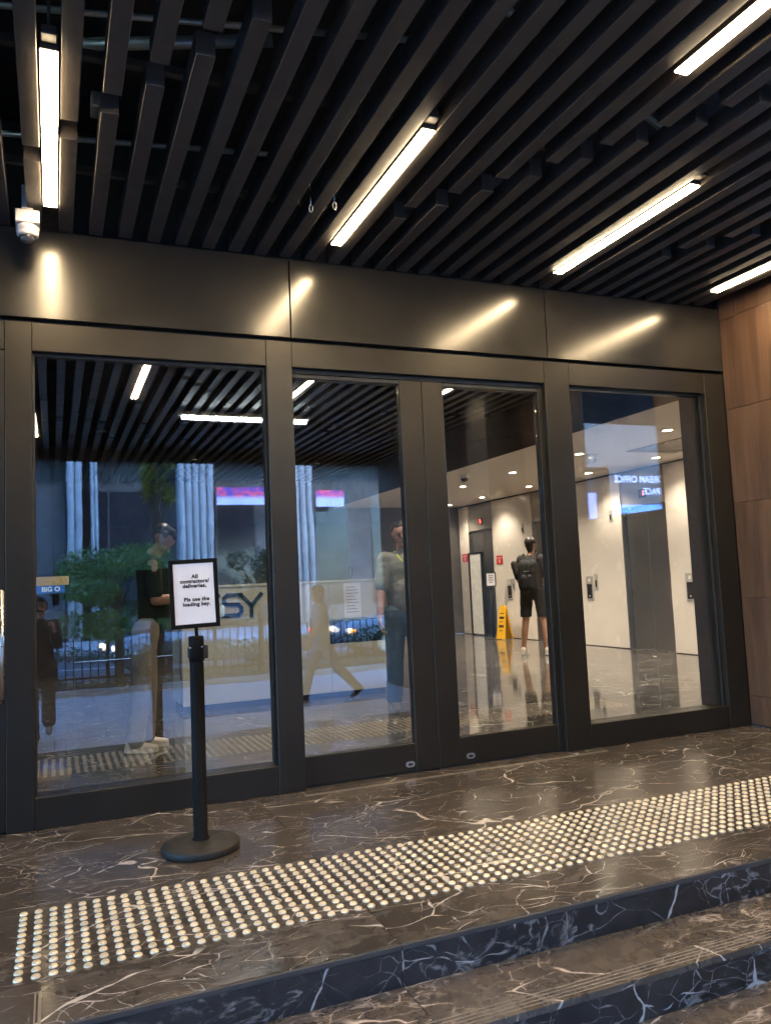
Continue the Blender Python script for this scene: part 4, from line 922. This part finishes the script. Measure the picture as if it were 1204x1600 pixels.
# cars
M['tyre'] = plain('tyre rubber', (0.015, 0.015, 0.015), 0.8); M['carglass'] = plain('car glass', (0.02, 0.025, 0.03), 0.06)
M['head'] = emit('headlamp', (1.0, 0.95, 0.85), 2.5); M['amber'] = emit('amber lamp', (1.0, 0.38, 0.05), 4.0); M['tail'] = emit('tail lamp', (1.0, 0.04, 0.03), 4.0)
def car(label, x, y, rz, paint):
    t = thing('car', label, 'car', (x, y, ZP-0.06), rz, group='cars on the road')
    lo = [(-2.15, .32), (-2.2, .55), (-2.12, .86), (-1.5, .95), (1.0, .95), (2.0, .80), (2.2, .62), (2.18, .32), (1.75, .24), (-1.75, .24)]
    hi = [(-1.62, .93), (-1.2, 1.38), (-.4, 1.46), (.35, 1.42), (1.05, .93)]
    def ext(pts, w0, w1, m, nm, bev):
        b = bmesh.new(); zs = [z for _, z in pts]; z0, z1 = min(zs), max(zs)
        wd = lambda z: w0+(w1-w0)*(z-z0)/(z1-z0)
        A = [b.verts.new((px_, wd(z), z)) for px_, z in pts]; B = [b.verts.new((px_, -wd(z), z)) for px_, z in pts]
        b.faces.new(A); b.faces.new(B[::-1])
        for k in range(len(pts)): b.faces.new((A[k], B[k], B[(k+1) % len(pts)], A[(k+1) % len(pts)]))
        bmesh.ops.recalc_face_normals(b, faces=b.faces)
        bmesh.ops.bevel(b, geom=b.edges[:], offset=bev, segments=2, affect='EDGES')
        return mesh_obj(nm, b, m, t, True)
    ext(lo, .86, .84, paint, 'body', 0.05); ext(hi, .80, .62, M['carglass'], 'cabin_glass', 0.03)
    box('roof', -1.15, .38, -.60, .60, 1.45, 1.49, paint, t, 0.018, 2)
    for s in (1, -1):
        b = bmesh.new(); bx(b, -.14, -.06, s*.70-.02, s*.70+.02, .95, 1.42, 0, 1, None); mesh_obj('pillar', b, paint, t)
        for wx in (-1.38, 1.38):
            b = bmesh.new(); cyl(b, (wx, s*.68, .33), (wx, s*.885, .33), .33, n=24); wh = mesh_obj('wheel', b, M['tyre'], t)
            b = bmesh.new(); cyl(b, (wx, s*.88, .33), (wx, s*.892, .33), .20, n=18); mesh_obj('rim', b, M['steel'], wh)
        box('headlight', 2.10, 2.20, s*.62-.14, s*.62+.14, .60, .70, M['head'], t, 0.02); box('indicator', 2.06, 2.19, s*.80-.035, s*.80+.03, .60, .68, M['amber'], t, 0.01)
        box('tail_light', -2.2, -2.12, s*.66-.14, s*.66+.12, .66, .78, M['tail'], t, 0.02)
car('silver car on the road, lamps lit, reflected low in the left glass panel', 3.2, -13.2, rad(172), plain('silver paint', (0.42, 0.44, 0.46), 0.25, 0.5, coat=0.6))
car('white car farther along the road, reflected behind the railing', 8.6, -13.4, rad(180), plain('white car paint', (0.70, 0.71, 0.72), 0.3, 0, coat=0.6))
car('dark blue car in the far lane', -3.8, -17.6, 0, plain('blue car paint', (0.03, 0.05, 0.12), 0.25, 0.3, coat=0.6))
# building across the street
ob = thing('office_building', 'dark building with pale columns across the street, seen reflected', 'building', (0, -25.6, ZP))
M['facade'] = plain('dark facade', (0.11, 0.11, 0.112), 0.6, 0, 0.25, 1.2); M['colpale'] = plain('pale column', (0.36, 0.38, 0.40), 0.6, 0, 0.15, 2); M['winglass'] = plain('window glass', (0.03, 0.035, 0.045), 0.08)
box('wall', -40, 46, -8, -0.6, 0, 10.5, M['facade'], ob)
box('canopy', -40, 46, -0.6, 0.15, 6.6, 7.4, M['facade'], ob)
for (a, b_) in ((-14.5, -13.2), (-7.0, -5.9), (0.47, 0.96), (1.25, 1.50), (4.34, 5.67), (8.76, 9.63), (13.2, 14.4), (18.0, 19.2), (28.5, 29.7)):
    bm = bmesh.new(); n_ = max(2, int((b_-a)/0.25))
    bx(bm, a, b_, -0.4, 0.2, 0, 6.6)
    for k in range(n_): cyl(bm, (a+(k+.5)*(b_-a)/n_, 0.2, 0.0), (a+(k+.5)*(b_-a)/n_, 0.2, 6.6), 0.45*(b_-a)/n_, n=10)
    mesh_obj('column', bm, M['colpale'], ob)
for k in range(-9, 11):
    for z in (0.9,):
        wn_ = box('window', k*4+0.4, k*4+3.4, -0.602, -0.55, z, z+1.9 if z > 5 else z+4.6, M['winglass'], ob); box('frame', k*4+1.86, k*4+1.94, -0.549, -0.5, z, z+1.9 if z > 5 else z+4.6, M['facade'], wn_)
sb_ = thing('screen_band', 'glowing purple and red screen band on the building across the street', 'screen', (0, -25.2, 0))
s = N('screen band'); p = s.pos(0, (1.4, 1, 3.0)); nz = s.noise(p, 1.6, 5, 0.7, 1.0).outputs['Fac']
c1 = s.mix(s.ramp(nz, 0.42, 0.58), (0.10, 0.06, 0.40), (0.85, 0.10, 0.22)); sepz = s.n('SeparateXYZ'); s.l(s.n('NewGeometry').outputs['Position'], sepz.inputs[0])
c2 = s.mix(s.ramp(sepz.outputs[2], 4.62, 4.85), (0.50, 0.60, 1.0), c1)
s.l(c2, s.b.inputs['Emission Color']); s.l(c2, s.b.inputs['Base Color']); s.b.inputs['Emission Strength'].default_value = 0.42*EK
box('panel', 5.74, 8.7, 0.0, 0.08, 4.45, 5.12, s.m, sb_); box('panel', 9.70, 10.85, 0.0, 0.08, 4.36, 5.02, s.m, sb_)
bb = thing('billboard', 'lit billboard across the street reading DREAM OFFICE SPACE, mirrored over the lift', 'billboard', (25.75, -25.1, 5.3))
M['bbface'] = plain('billboard face', (0.05, 0.055, 0.07), 0.5); M['bbtext'] = emit('billboard letters', (0.55, 0.62, 1.0), 0.40); M['bbpurple'] = emit('purple screen', (0.30, 0.32, 0.95), 0.35)
box('board', -1.75, 1.75, -0.1, 0.0, -1.75, 0.95, M['bbface'], bb)
for s_, x, z, sz in (('DREAM OFFICE', 0.0, 0.25, 0.43), ('SPACE', 0.82, -0.32, 0.43)):
    text('lettering', s_, sz, Matrix.Translation((x, 0.006, z)) @ Matrix.Rotation(math.pi, 4, 'Z') @ Matrix.Rotation(math.pi/2, 4, 'X'), M['bbtext'], bb, offset=0.012, extr=0.004)
box('blue_band', -1.5, 1.5, 0.001, 0.01, -1.35, -0.95, emit('blue strip', (0.15, 0.35, 0.9), 0.3), bb)
ps = thing('wall_screen', 'purple glowing screen on the building across the street, mirrored left of the lift', 'screen', (22.4, -25.1, 4.3))
box('panel', -0.85, 0.85, -0.1, 0.0, -0.62, 0.62, M['bbpurple'], ps)

bpy.data.scenes.remove(TS)
